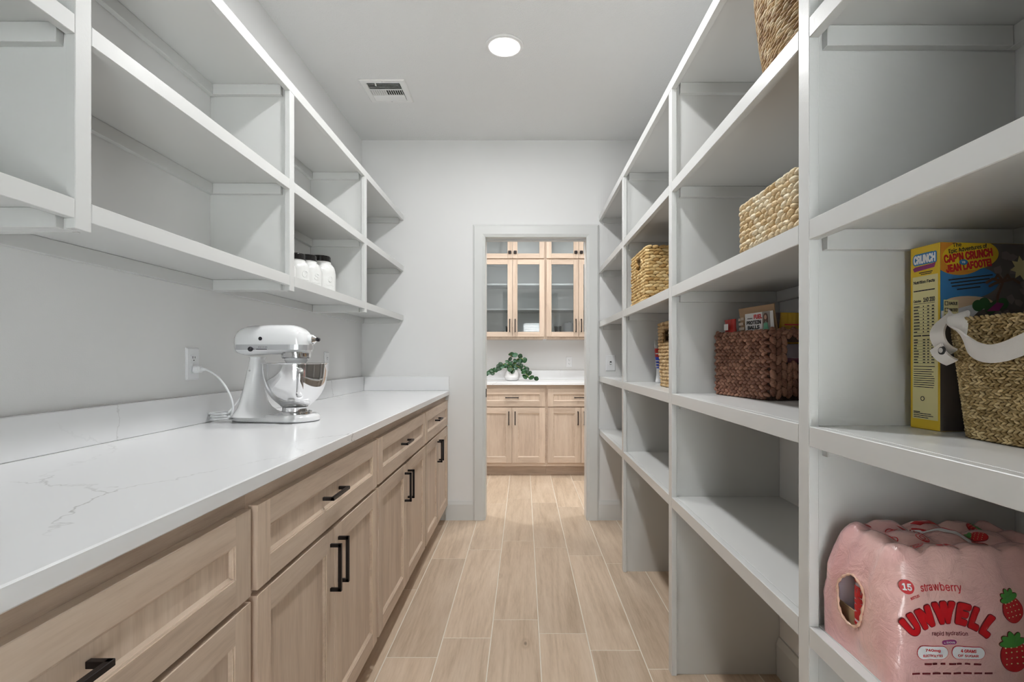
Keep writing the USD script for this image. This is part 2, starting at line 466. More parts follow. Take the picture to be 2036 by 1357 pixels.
def shelving(label, xfront, xwall, divs, tops, y0, y1, bottom, rail_bottom_extra):
    s = 1 if xwall > xfront else -1
    u = thing("shelving_unit", label, "shelving", (xwall, y0, 0))
    ztop = max(tops)
    ends = [y0] + [d for d in divs] + [y1]
    for d in divs:
        P(u, "divider_panel", cbox(xfront + s * .0195, xwall - s * .0005, d - TS / 2, d + TS / 2, bottom, ztop - TS, .0008), shelf_m)
        P(u, "stile", cbox(xfront, xfront + s * TS, d - .019, d + .019, bottom, ztop - RH, .0012), shelf_m)
    for zt in tops:
        istop = zt == ztop
        segs = [(y0, y1)] if istop else [(a + (.019 if i else 0), b - (.019 if i < len(ends) - 2 else 0)) for i, (a, b) in enumerate(zip(ends[:-1], ends[1:]))]
        for a, b in segs:
            P(u, "rail", cbox(xfront, xfront + s * TS, a + .0003, b - .0003, zt - RH, zt, .0012), shelf_m)
        for i, (a, b) in enumerate(zip(ends[:-1], ends[1:])):
            a2, b2 = a + (TS / 2 if i else 0) + .0004, b - (TS / 2 if i < len(ends) - 2 else 0) - .0004
            if istop:
                a2, b2 = a + (.0002 if i else .0004), b - .0002
            P(u, "shelf", cbox(xfront + s * .0195, xwall - s * .0005, a2, b2, zt - TS, zt, .0008), shelf_m)
            a3, b3 = a + (TS / 2 if i else 0) + .0004, b - (TS / 2 if i < len(ends) - 2 else 0) - .0004
            zu = zt - TS - .0004
            P(u, "cleat", cbox(xwall - s * .02, xwall - s * .0005, a3, b3, zu - RH, zu, .001), shelf_m)
            P(u, "cleat", cbox(xfront + s * .03, xwall - s * .0205, a3, a3 + .018, zu - RH, zu, .001), shelf_m)
            P(u, "cleat", cbox(xfront + s * .03, xwall - s * .0205, b3 - .018, b3, zu - RH, zu, .001), shelf_m)
    return u


LD = [-.81, .102, 1.016, 1.931, 2.832]
shelving("grey painted open wall shelving of three tiers above the quartz counter", -.8674, XL, LD, [1.4770, 1.8335, 2.2005], YB, YW, 1.4194, .019)
shelving("tall grey painted open shelving of five tiers standing on the floor, with baskets", .543, XR, RD, [.6570, 1.0380, 1.4312, 1.8162, 2.1962], YB, YW, 0.0, 0)


# ------------------------------------------------------------------ oak cabinets
def slab_frame(place, u0, u1, v0, v1, w, th, matv, math_, parent, panel_drop=.009):
    """Five-piece shaker front: stiles, rails (each with a moulded inner edge) and a recessed panel."""
    bev = .009

    def prism(poly_uv_n):
        return hull([place(*p) for p in poly_uv_n])

    def side(kind):
        pts = []
        if kind in ("l", "r"):
            a, b = (u0, u0 + w) if kind == "l" else (u1 - w, u1)
            inner, sg = (b, -1) if kind == "l" else (a, 1)
            for v in (v0, v1):
                pts += [(a, v, 0), (b, v, 0), ((a if kind == "l" else b), v, th - .0012), ((a + .0012 if kind == "l" else b - .0012), v, th)]
                pts += [(inner, v, th)]
            return pts
        a, b = (v0, v0 + w) if kind == "b" else (v1 - w, v1)
        for u in (u0 + w + .0002, u1 - w - .0002):
            pts += [(u, a, 0), (u, b, 0)]
            if kind == "b":
                pts += [(u, a, th - .0012), (u, a + .0012, th), (u, b, th)]
            else:
                pts += [(u, b, th - .0012), (u, b - .0012, th), (u, a, th)]
        return pts

    for k in "lr":
        P(parent, "stile", prism(side(k)), matv)
    for k in "bt":
        P(parent, "rail", prism(side(k)), math_)
    iu0, iu1, iv0, iv1 = u0 + w, u1 - w, v0 + w, v1 - w
    # moulding: stepped bevel running round the panel
    outer, inner = [], []
    steps = [(0, th - .0025), (.003, th - .0035), (.003, th - .005), (bev, th - panel_drop)]
    rings = []
    for ins, n in steps:
        rings.append([place(*p) for p in ((iu0 + ins, iv0 + ins, n), (iu1 - ins, iv0 + ins, n), (iu1 - ins, iv1 - ins, n), (iu0 + ins, iv1 - ins, n))])
    P(parent, "moulding", loft(rings, caps=False), math_)
    P(parent, "panel", prism([(u, v, n) for u in (iu0 - .004, iu1 + .004) for v in (iv0 - .004, iv1 + .004) for n in (.002, th - panel_drop)]), matv)


def pull(place, parent, u, v, length, vertical, n0, stand=.032, sec=.0095):
    """Square bar pull: bar and two posts."""
    def bx(ua, ub, va, vb, na, nb):
        pts = []
        c = .0008
        for uu, su in ((ua, 1), (ub, -1)):
            for vv, sv in ((va, 1), (vb, -1)):
                for nn, sn in ((na, 1), (nb, -1)):
                    pts += [(uu, vv + sv * c, nn + sn * c), (uu + su * c, vv, nn + sn * c), (uu + su * c, vv + sv * c, nn)]
        return hull([place(*p) for p in pts])
    h, l = sec / 2, length / 2
    if vertical:
        ms = [bx(u - h, u + h, v - l, v + l, n0 + stand - sec, n0 + stand), bx(u - h, u + h, v - l, v - l + sec, n0, n0 + stand - .001), bx(u - h, u + h, v + l - sec, v + l, n0, n0 + stand - .001)]
    else:
        ms = [bx(u - l, u + l, v - h, v + h, n0 + stand - sec, n0 + stand), bx(u - l, u - l + sec, v - h, v + h, n0, n0 + stand - .001), bx(u + l - sec, u + l, v - h, v + h, n0, n0 + stand - .001)]
    P(parent, "handle", cat(*ms), black_metal, label="dark square bar pull")


FT = .019


def base_cabinet(label, place, u0, u1, depth, gh, kick=.075, group=None, loc=(0, 0, 0), door_bottom=.117):
    """place(u, v, n): u along the run, v up, n out of the face frame. gh: the axis along the run."""
    c = thing("base_cabinet", label, "cabinet", loc, group=group)
    mv, mh = oak["z"], oak[gh]
    bxp = lambda ua, ub, va, vb, na, nb: hull([place(u, v, n) for u in (ua, ub) for v in (va, vb) for n in (na, nb)])
    P(c, "carcass", bxp(u0, u1, .1, .903, -depth, -.0195), mv)
    P(c, "face_frame", bxp(u0, u1, .1, .903, -.019, 0), mh)
    P(c, "toe_kick", bxp(u0, u1, 0, .0995, -depth, -kick), mh)
    g = .012
    d = part_group(c, "drawer")
    slab_frame(place, u0 + g, u1 - g, .692, .866, .054, FT, mv, mh, d)
    pull(place, d, (u0 + u1) / 2, .779, .132, False, FT - .009)
    mid = (u0 + u1) / 2
    for a, b, hs in ((u0 + g, mid - .0015, -1), (mid + .0015, u1 - g, 1)):
        d = part_group(c, "door")
        slab_frame(place, a, b, door_bottom, .680, .056, FT, mv, mh, d)
        pull(place, d, mid + hs * .031, .577, .134, True, FT)
    return c


FX = -.564
pl_left = lambda u, v, n: (FX + n, u, v)
names_left = ["oak base cabinet behind the camera end of the quartz counter", "oak base cabinet just behind the nearest one under the long counter",
              "nearest oak base cabinet in view, its drawer pull at the lower left corner", "second oak base cabinet along the counter, its door pulls nearest in full view",
              "third oak base cabinet along the counter, in front of the mixer", "last oak base cabinet along the counter, against the end wall"]
seams = [YB + .002, -.74, .145, 1.043, 1.928, 2.86, 3.712]
for i, (a, b) in enumerate(zip(seams[:-1], seams[1:])):
    base_cabinet(names_left[i], pl_left, a + .0003, b - .0003, .604, "y", group="base cabinets under the long counter", loc=(FX, a, 0))

ct = thing("countertop", "long white quartz countertop with faint grey veins along the left wall", "countertop", (XL, YB, .904))
P(ct, "slab", cbox(XL + .0005, -.535, YB + .001, YW - .0005, .904, .934, .0025), quartz)
P(ct, "backsplash", cbox(XL + .0005, XL + .0195, YB + .001, YW - .0005, .9343, 1.036, .002), quartz)
P(ct, "side_splash", cbox(XL + .02, -.537, YW - .0195, YW - .0005, .9343, 1.036, .002), quartz)

# the passage beyond
HF = 5.10
pl_hall = lambda u, v, n: (u, HF - n, v)
hc = [(-1.15, -.4555, "left of the doorway opening"), (-.4545, .2235, ""), (.2245, .905, "right")]
hl = ["oak base cabinet mostly hidden left of the doorway, beyond it", "oak base cabinet below the potted plant, seen through the doorway", "oak base cabinet cut by the right door jamb, seen through the doorway"]
for (a, b, _), lab in zip(hc, hl):
    base_cabinet(lab, pl_hall, a, b, .555, "x", kick=.09, group="base cabinets beyond the doorway", loc=(a, HF, 0), door_bottom=.135)
ct2 = thing("countertop", "white quartz countertop under the potted plant beyond the doorway", "countertop", (-1.15, HY, .904))
P(ct2, "slab", cbox(-1.15, .906, 5.05, HY - .0005, .904, .934, .0025), quartz)
P(ct2, "backsplash", cbox(-1.15, .906, HY - .0195, HY - .0005, .9343, 1.036, .002), quartz)


def wall_cabinet(label, u0, u1, yf, group, loc):
    place = lambda u, v, n: (u, yf - n, v)
    c = thing("wall_cabinet", label, "cabinet", loc, group=group)
    z0, z1, zs = 1.366, 2.62, 2.19
    bk = HY - .001
    mv, mh = oak["z"], oak["x"]
    P(c, "side_panel", cbox(u0, u0 + .018, yf + .0195, bk, z0, z1, .0005), cab_in)
    P(c, "side_panel", cbox(u1 - .018, u1, yf + .0195, bk, z0, z1, .0005), cab_in)
    P(c, "back_panel", cbox(u0 + .018, u1 - .018, bk - .006, bk, z0, z1, 0), cab_in)
    P(c, "bottom_panel", cbox(u0 + .018, u1 - .018, yf + .0195, bk - .006, z0, z0 + .018, .0005), mh)
    P(c, "top_panel", cbox(u0 + .018, u1 - .018, yf + .0195, bk - .006, z1 - .018, z1, .0005), mh)
    for z in (1.685, 1.945, 2.19):
        P(c, "shelf", cbox(u0 + .0185, u1 - .0185, yf + .03, bk - .0065, z - .018, z, .001), white_pl)
    w = .032
    P(c, "face_frame", cat(cbox(u0, u0 + w, yf, yf + .019, z0, z1, .0005), cbox(u1 - w, u1, yf, yf + .019, z0, z1, .0005), cbox(u0 + w, u1 - w, yf, yf + .019, z0, z0 + .036, .0005),
                           cbox(u0 + w, u1 - w, yf, yf + .019, z1 - .036, z1, .0005), cbox(u0 + w, u1 - w, yf, yf + .019, zs - .018, zs + .018, .0005)), mv)
    mid = (u0 + u1) / 2
    for va, vb, tall in ((1.390, zs - .004, True), (zs + .008, 2.60, False)):
        for a, b, hs in ((u0 + .012, mid - .0015, -1), (mid + .0015, u1 - .012, 1)):
            d = part_group(c, "door")
            fw = .05
            y0, y1 = yf - .0195, yf - .0005
            P(d, "stile", cbox(a, a + fw, y0, y1, va, vb, .0012), mv)
            P(d, "stile", cbox(b - fw, b, y0, y1, va, vb, .0012), mv)
            P(d, "rail", cbox(a + fw + .0002, b - fw - .0002, y0, y1, va, va + fw, .0012), mh)
            P(d, "rail", cbox(a + fw + .0002, b - fw - .0002, y0, y1, vb - fw, vb, .0012), mh)
            P(d, "pane", cbox(a + fw - .006, b - fw + .006, yf - .009, yf - .005, va + fw - .006, vb - fw + .006, 0), glass_m, label="clear glass pane")
            if tall:
                pull(place, d, mid + hs * .028, va + .115, .134, True, .0195)
            else:
                P(d, "knob", cbox(mid + hs * .028 - .015, mid + hs * .028 + .015, y0 - .024, y0, va + .045, va + .075, .003), black_metal, label="dark square knob")
    return c


wl = ["glass-fronted oak wall cabinet mostly hidden left of the doorway, beyond it", "glass-fronted oak wall cabinet above the potted plant, a white bowl inside", "glass-fronted oak wall cabinet cut by the right door jamb, beyond the doorway"]
for (a, b, _), lab in zip(hc, wl):
    wall_cabinet(lab, a, b, 5.33, "wall cabinets beyond the doorway", (a, HY, 1.366))

# ------------------------------------------------------------------ lamps, vent, wall plates
def ceiling_lamp(label, x, y, lens, group):
    t = thing("ceiling_lamp", label, "ceiling light", (x, y, ZC), group=group, local=True)
    P(t, "trim_ring", lathe([(.0965, -.0002), (.0965, -.003), (.092, -.0075), (.080, -.0085), (.0695, -.0055), (.0685, -.0002)], 64), vent_m, smooth=40)
    P(t, "lens", lathe([(0, -.0108), (.03, -.0102), (.055, -.0080), (.068, -.0055), (.068, -.0005)], 64), lens, smooth=True, label="glowing round lens")


ceiling_lamp("round recessed ceiling lamp lit white in view above the pantry aisle", -.097, 2.597, lens_m, "pantry ceiling lamps")
ceiling_lamp("round recessed pantry ceiling lamp above the top edge of the picture", -.097, 1.58, lens2_m, "pantry ceiling lamps")
for x, lab in ((-.85, "left"), (.15, "middle"), (1.25, "right")):
    ceiling_lamp(f"recessed lamp in the passage ceiling beyond the doorway, the {lab} one of three", x, 4.3, hall_lens_m, "passage ceiling lamps")

vx, vy = -.804, 3.035
ve = thing("ceiling_vent", "square white metal air register on the ceiling near the left wall", "vent", (vx, vy, ZC))
P(ve, "backing", cbox(vx - .1, vx + .1, vy - .1, vy + .1, ZC - .0025, ZC - .0003, 0), vent_d)
hv = .1295
zf = ZC - .008
P(ve, "frame", loft([[(vx + sx * h, vy + sy * h, z) for sx, sy in ((-1, -1), (1, -1), (1, 1), (-1, 1))] for h, z in ((hv, ZC - .0003), (hv, ZC - .003), (hv - .006, zf), (.098, zf), (.094, ZC - .004))], caps=False), vent_m)


def louvre(x0, x1, y0, y1, ang, along):
    m = cbox(-(x1 - x0) / 2, (x1 - x0) / 2, -(y1 - y0) / 2, (y1 - y0) / 2, -.0006, .0006, .0003)
    v, f = m
    a = math.radians(ang); c, s = math.cos(a), math.sin(a)
    if along == "x":
        v = np.stack([v[:, 0], c * v[:, 1] - s * v[:, 2], s * v[:, 1] + c * v[:, 2]], 1)
    else:
        v = np.stack([c * v[:, 0] + s * v[:, 2], v[:, 1], -s * v[:, 0] + c * v[:, 2]], 1)
    return v + np.array([(x0 + x1) / 2, (y0 + y1) / 2, ZC - .007]), f


for k in range(4):
    y = vy - .092 + k * .0165
    P(ve, "slat", louvre(vx - .093, vx + .093, y, y + .0125, 38, "x"), vent_m)
for k in range(4):
    y = vy + .042 + k * .0145
    P(ve, "slat", louvre(vx - .093, vx + .093, y, y + .0145, -28, "x"), vent_m)
for k in range(7):
    x = vx - .09 + k * .013
    P(ve, "slat", louvre(x, x + .0105, vy - .022, vy + .036, -32, "y"), vent_m)
    x = vx + .006 + k * .013
    P(ve, "slat", louvre(x, x + .0085, vy - .022, vy + .036, 40, "y"), vent_m)
P(ve, "divider_bar", cbox(vx - .094, vx + .094, vy - .027, vy - .022, ZC - .0085, ZC - .004, .0005), vent_m)
P(ve, "divider_bar", cbox(vx - .094, vx + .094, vy + .036, vy + .041, ZC - .0085, ZC - .004, .0005), vent_m)
P(ve, "lever", cbox(vx - .045, vx - .039, vy - .10, vy - .078, ZC - .016, ZC - .007, .001), vent_m)
for sy in (-1, 1):
    P(ve, "screw", lathe([(0, -.0095), (.003, -.009), (.0035, -.008)], 16, at=(vx, vy + sy * .112, ZC)), chrome)


def plate_mesh(w=.070, h=.1143, d=.006):
    """Wall plate in local axes: u = x, out = -y, up = z."""
    r0, r1 = rrect(w / 2, h / 2, .004, 3), rrect(w / 2 - .005, h / 2 - .005, .003, 3)
    return loft([[(x, 0, z) for x, z in r0], [(x, -.0025, z) for x, z in r0], [(x, -d, z) for x, z in r1]])


def outlet(label, loc, rot, group=None, plugged=False):
    t = thing("outlet", label, "outlet", loc, rot, group=group, local=True)
    P(t, "cover_plate", plate_mesh(), white_pl)
    for sz in (1, -1):
        z0 = sz * .0195
        ring = rrect(.0165, .0145, .010, 6)
        s = P(t, "receptacle", loft([[(x, -.0058, z + z0) for x, z in ring], [(x, -.0075, z + z0) for x, z in ring * .98]]), white_pl)
        if not (plugged and sz < 0):
            for dx, hh in ((-.0063, .0085), (.0063, .007)):
                P(s, "slot", cbox(dx - .0011, dx + .0011, -.0079, -.0074, z0 + .003 - hh / 2, z0 + .003 + hh / 2, 0), slot_m)
            P(s, "ground_hole", lathe([(0, -.0079), (.0023, -.0079), (.0023, -.0074)], 12, axis="y", at=(0, 0, z0 - .0075)), slot_m)
    P(t, "screw", lathe([(0, -.0072), (.0026, -.0070), (.003, -.0058)], 14, axis="y"), white_pl)


# local -y is out of the wall: rot 90 turns it to +x
outlet("white duplex outlet on the left wall with the mixer's plug in it", (XL + .0003, 1.815, 1.148), 90, "duplex outlets", True)
outlet("white duplex outlet on the left wall behind the mixer bowl, nothing plugged in", (XL + .0003, 3.05, 1.148), 90, "duplex outlets")
outlet("white duplex outlet on the wall beyond the doorway, right of the plant", (.499, HY - .0003, 1.127), 0, "duplex outlets")
sw = thing("light_switch", "white toggle light switch on the end wall inside the last shelf bay", "light switch", (.627, YW - .0003, 1.133), local=True)
P(sw, "cover_plate", plate_mesh(), white_pl)
P(sw, "switch_bezel", cbox(-.006, .006, -.0066, -.0058, -.0125, .0125, .0003), slot_m)
P(sw, "toggle", hull([(sx * .0042, y, z) for sx in (-1, 1) for y, z in ((-.006, -.010), (-.006, .004), (-.016, -.009), (-.016, -.003))]), white_pl)
for z in (-.03, .03):
    P(sw, "screw", lathe([(0, -.0068), (.0025, -.0066), (.003, -.0058)], 14, axis="y", at=(0, 0, z)), white_pl)
#@OBJECTS
# ------------------------------------------------------------------ stand mixer on the counter
CZ = 0.934
MX0, MY0, MS = 850.0, 1.926, 3282.0


def mp(u, v):
    """Profile drawing units -> (x, z) of the mixer's side view, metres from its middle and its foot."""
    x = (u - MX0) / MS
    return (x if x > 0 else x * .955), (1280 - v) / MS


mxx = -.9065
mi = thing("stand_mixer", "white stand mixer with polished steel bowl on the quartz counter", "stand mixer", (mxx, MY0, CZ + .0006), local=True)


def sup(y, z, n=28, e=2.6):
    """Superellipse loop in the yz plane: half width y, z range (z0, z1)."""
    t = np.arange(n) * 2 * np.pi / n
    c, s = np.cos(t), np.sin(t)
    zc, zh = (z[0] + z[1]) / 2, (z[1] - z[0]) / 2
    return np.stack([y * np.sign(c) * np.abs(c) ** (2 / e), zc + zh * np.sign(s) * np.abs(s) ** (2 / e)], 1)


st = [(303, 290, 380, .016), (308, 262, 420, .030), (330, 205, 458, .045), (365, 168, 470, .054), (400, 148, 478, .059), (460, 127, 486, .063), (560, 116, 482, .066), (660, 111, 474, .067), (730, 109, 470, .067), (850, 107, 468, .067),
      (960, 108, 466, .066), (1040, 115, 466, .064), (1110, 143, 466, .059), (1150, 172, 466, .053), (1180, 205, 464, .045), (1195, 240, 462, .037), (1203, 290, 455, .026), (1206, 340, 430, .012)]
rings = []
for u, vt, vb, w in st:
    x, zt = mp(u, vt); _, zb = mp(u, vb)
    yz = sup(w, (zb, zt))
    rings.append(np.c_[np.full(len(yz), x), yz])
P(mi, "head", loft(rings), enamel, smooth=35)


def headw(u):
    return np.interp(u, [s[0] for s in st], [s[3] for s in st])


# silver band round the head
us = np.linspace(375, 1203, 40)
loop = [(mp(u, 0)[0], -(headw(u) + .0006)) for u in us] + [(mp(u, 0)[0], headw(u) + .0006) for u in us[::-1]]
z0b, z1b = mp(0, 415)[1], mp(0, 353)[1]
band = Polygon(loop).buffer(.0012)
m = trimesh.creation.extrude_polygon(band, z1b - z0b, engine="earcut"); m.apply_translation((0, 0, z0b))
bandp = P(mi, "trim_band", m, band_m, smooth=30)
fy = lambda u: -(headw(u) + .0023)
P(bandp, "speed_slot", cbox(*[mp(655, 0)[0], mp(785, 0)[0]], fy(720) - .0006, fy(720) + .002, mp(0, 413)[1], mp(0, 405)[1], 0), black_pl)
for k in range(6):
    P(bandp, "speed_mark", cbox(mp(684 + k * 20, 0)[0], mp(688 + k * 20, 0)[0], fy(700) - .0004, fy(700) + .001, mp(0, 390)[1], mp(0, 378)[1], 0), black_pl)
P(mi, "speed_lever", trimesh.util.concatenate([trimesh.creation.icosphere(3, .0088).apply_translation((mp(595, 0)[0], fy(595) - .008, mp(0, 408)[1])), trimesh.creation.cylinder(.003, .016, sections=16).apply_transform(trimesh.transformations.rotation_matrix(np.pi / 2, (1, 0, 0))).apply_translation((mp(610, 0)[0], fy(600) - .003, mp(0, 406)[1]))]), black_pl, smooth=True, label="black ball lever")
P(mi, "screw_cap", lathe([(0, -.003), (.0055, -.0028), (.0068, -.0015), (.0068, .004)], 28, axis="y", at=(mp(700, 0)[0], -.0662, mp(0, 283)[1])), black_pl, smooth=40, label="round black cap on the head")
# attachment hub and knob at the front
P(mi, "attachment_hub", lathe([(0, mp(1170, 0)[0]), (.0205, mp(1170, 0)[0]), (.0190, mp(1215, 0)[0]), (.0178, mp(1243, 0)[0]), (.012, mp(1247, 0)[0])], 40, axis="x", at=(0, 0, mp(0, 286)[1])), enamel, smooth=35)
P(mi, "hub_cover", lathe([(.0176, mp(1243, 0)[0]), (.0176, mp(1250, 0)[0]), (.0145, mp(1262, 0)[0]), (.009, mp(1283, 0)[0]), (0, mp(1286, 0)[0])], 40, axis="x", at=(0, 0, mp(0, 286)[1])), chrome, smooth=35)
P(mi, "attachment_knob", lathe([(0, mp(1280, 0)[0]), (.004, mp(1280, 0)[0]), (.0075, mp(1300, 0)[0]), (.008, mp(1320, 0)[0]), (.0055, mp(1330, 0)[0]), (0, mp(1331, 0)[0])], 24, axis="x", at=(0, -.004, mp(0, 286)[1])), black_pl, smooth=40)
# planetary
px0 = mp(1035, 0)[0]
P(mi, "beater_collar", lathe([(0, mp(0, 440)[1]), (.0505, mp(0, 440)[1]), (.0515, mp(0, 470)[1]), (.0505, mp(0, 508)[1]), (.046, mp(0, 518)[1]), (0, mp(0, 518)[1])], 48, at=(px0, 0, 0)), chrome, smooth=35, label="chrome ring under the head")
P(mi, "beater_hub", lathe([(.040, mp(0, 512)[1]), (.0395, mp(0, 545)[1]), (.034, mp(0, 575)[1]), (.010, mp(0, 582)[1]), (.0075, mp(0, 600)[1]), (.0075, mp(0, 690)[1]), (0, mp(0, 692)[1])], 40, at=(px0, 0, 0)), enamel, smooth=35)
# column
cs = [(500, 470, 640, .034), (525, 478, 618, .035), (545, 474, 613, .036), (640, 455, 628, .040), (700, 441, 622, .042), (800, 424, 612, .046), (900, 409, 610, .051), (1000, 388, 622, .058), (1060, 372, 640, .064), (1120, 350, 678, .072), (1160, 325, 735, .081), (1190, 300, 800, .088), (1215, 285, 850, .093)]
rings = []
for v, u0, u1, w in cs:
    xa, z = mp(u0, v); xb, _ = mp(u1, v)
    t = np.arange(28) * 2 * np.pi / 28
    c, s = np.cos(t), np.sin(t)
    rings.append(np.c_[(xa + xb) / 2 + (xb - xa) / 2 * np.sign(c) * np.abs(c) ** (2 / 2.7), w * np.sign(s) * np.abs(s) ** (2 / 2.7), np.full(28, z)])
P(mi, "column", loft(rings[::-1]), enamel, smooth=40)
P(mi, "pivot_screw", lathe([(0, -.0445), (.0030, -.0440), (.0036, -.042), (.0036, -.036)], 20, axis="y", at=(mp(523, 0)[0], 0, mp(0, 665)[1])), chrome, smooth=40)
pts = []
for u, r, inset in ((1028, .088, 0), (470, .060, 0), (335, .034, 0)):
    for a in np.linspace(0, 2 * np.pi, 40, endpoint=False):
        for dr, z in ((-.004, .0015), (0, .006), (-.001, .016), (-.006, .023), (-.014, .027)):
            x = mp(u, 0)[0] + (r + dr) * np.cos(a)
            pts.append((x, (r + dr) * np.sin(a), z))
P(mi, "base", hull(pts), enamel, smooth=40)
P(mi, "foot_pad", hull([(mp(u, 0)[0] + (r - .008) * np.cos(a), (r - .008) * np.sin(a), z) for u, r in ((1028, .088), (470, .060), (335, .034)) for a in np.linspace(0, 2 * np.pi, 32, endpoint=False) for z in (0, .0025)]), black_pl)
# bowl
bx0 = mp(1028, 0)[0]
bo = [(1172, .046), (1130, .0455), (1108, .0465), (1100, .050), (1075, .0575), (1040, .069), (1000, .0805), (950, .0905), (900, .0980), (850, .1035), (790, .1080), (730, .1108), (660, .1125), (600, .1135), (584, .1140), (580, .1165), (574, .1170), (571, .1160), (574, .1135)]
bi = [(600, .1120), (700, .1100), (800, .106), (900, .096), (980, .083), (1040, .066), (1080, .050), (1095, .03), (1098, 0)]
prof = [(r, mp(0, v)[1]) for v, r in bo + bi]
bowl = P(mi, "bowl", lathe(prof, 96, at=(bx0, 0, 0)), steel, smooth=35)
ha = math.radians(-60)
hd = np.array([math.cos(ha), math.sin(ha), 0]); ht = np.array([-hd[1], hd[0], 0])
hp = spline([(.111, mp(0, 628)[1]), (.128, mp(0, 634)[1]), (.146, mp(0, 665)[1]), (.149, mp(0, 740)[1]), (.144, mp(0, 840)[1]), (.130, mp(0, 930)[1]), (.112, mp(0, 962)[1]), (.0935, mp(0, 945)[1])], 40)
rings = []
tang = np.gradient(hp, axis=0); tang /= np.linalg.norm(tang, axis=1, keepdims=True)
for (r, z), (tr_, tz) in zip(hp, tang):
    c = np.array([bx0, 0, z]) + hd * r
    nn = hd * tz - np.array([0, 0, 1]) * tr_
    rings.append([c + ht * (.0095 * math.cos(a)) + nn * (.0032 * math.sin(a)) for a in np.linspace(0, 2 * np.pi, 14, endpoint=False)])
P(bowl, "handle", loft(rings), steel, smooth=40)
P(mi, "bowl_clamp", lathe([(.050, mp(0, 1160)[1]), (.0575, mp(0, 1166)[1]), (.059, mp(0, 1180)[1]), (.059, mp(0, 1202)[1])], 48, at=(bx0, 0, 0)), chrome, smooth=35)
# flex: plug at the wall outlet, a hank on the counter, up to the back of the column
wx = lambda x, y, z: (x - mxx, y - MY0, z - CZ)
plug = [wx(XL + .008, 1.815, 1.1285), wx(XL + .03, 1.815, 1.1285), wx(XL + .040, 1.8155, 1.128)]
P(mi, "plug", cat(cbox(*[a for k in range(3) for a in ((wx(XL + .0083, 1.80, 1.116)[k], wx(XL + .034, 1.83, 1.141)[k]))], .005), tube([wx(XL + .032, 1.815, 1.1285), wx(XL + .052, 1.816, 1.127)], [.007, .0045], 12)), white_pl)
path = [wx(XL + .048, 1.816, 1.1272), wx(-1.095, 1.822, 1.112), wx(-1.068, 1.83, 1.080), wx(-1.048, 1.84, 1.035), wx(-1.043, 1.85, .985), wx(-1.060, 1.868, .956)]
hank = []
for k in range(40):
    a = math.radians(40 - 26 * k)
    hank.append(wx(-1.106 + .034 * math.cos(a) + .003 * math.sin(k), 1.885 + .034 * math.sin(a), CZ + .0055 + .0007 * k + .006 * (1 + math.cos(a + .8)) / 2))
tail = [wx(-1.070, 1.868, .970), wx(-1.048, 1.885, 1.005), wx(-1.036, 1.91, 1.05), wx(-1.022, 1.925, 1.10), wx(-1.006, 1.926, 1.13)]
P(mi, "power_cord", tube(spline(path + hank + tail, 420), .0037, 10), white_pl, smooth=True)
P(mi, "cord_tie", tube(spline([wx(-1.066, 1.870, .951), wx(-1.100, 1.885, .958), wx(-1.132, 1.895, .951)], 12), .0062, 10), white_pl, smooth=True)


# ------------------------------------------------------------------ canister jars on the left shelf
def jar(label, x, y, r, h, rl, letter):
    z0 = 1.4772
    t = thing("canister_jar", label, "jar", (x, y, z0), group="white jars with black lids on the lowest left shelf", local=True)
    nk = h - .030
    P(t, "body", lathe([(0, .0), (r * .9, .0), (r * .985, .006), (r, .02), (r, nk * .66), (r * .97, nk * .76), (r * .90, nk * .86), (rl * 1.10, nk * .955), (rl * 1.03, nk * .975), (rl * 1.06, nk), (rl * .95, nk + .004), (0, nk + .004)], 56), ceramic, smooth=40)
    n = 56
    ri = [np.c_[(rl * (1 + .012 * np.cos(np.arange(n) * np.pi)))[:, None] * np.stack([np.cos(np.arange(n) * 2 * np.pi / n), np.sin(np.arange(n) * 2 * np.pi / n)], 1), np.full(n, z)] for z in (nk + .004, h - .004)]
    P(t, "lid", cat(loft(ri), lathe([(rl * 1.03, nk + .003), (rl * 1.03, nk + .006), (rl, nk + .0065)], 48), lathe([(rl, h - .005), (rl * .96, h), (0, h)], 48)), lid_m, smooth=30)
    a0 = math.radians(-28)

    def place(u, v, n):
        a = a0 + u / r
        rr = r + n
        return np.stack([rr * np.cos(a), rr * np.sin(a), v], 1)
    if letter is None:
        return
    g = text_poly(letter, .030, 1, .12)
    g = affinity.translate(g, -(g.bounds[0] + g.bounds[2]) / 2, nk * .40)
    P(t, "raised_letter", decal(g, place, .0018, .006, lift=-.0004), ceramic)
    P(t, "raised_line", decal(sbox(-.022, nk * .30, .022, nk * .30 + .0025), place, .0016, .006, lift=-.0004), ceramic)


jar("largest white jar with a black lid, furthest from the camera end of the shelf", -1.0245, 2.60, .072, .203, .047, "O")
jar("middle-sized white jar embossed with the letter S under its black lid", -1.031, 2.455, .066, .179, .041, "S")
jar("small white jar embossed with the letter C under its black lid", -1.0265, 2.325, .060, .160, .038, "C")
jar("smallest white jar, mostly hidden behind the shelf upright", -1.03, 2.205, .050, .140, .034, None)

# ------------------------------------------------------------------ woven baskets
ICO1 = trimesh.creation.icosphere(1)
ICO0 = trimesh.creation.icosphere(0)
OCT = trimesh.Trimesh(*vf(trimesh.creation.icosphere(0)), process=False)


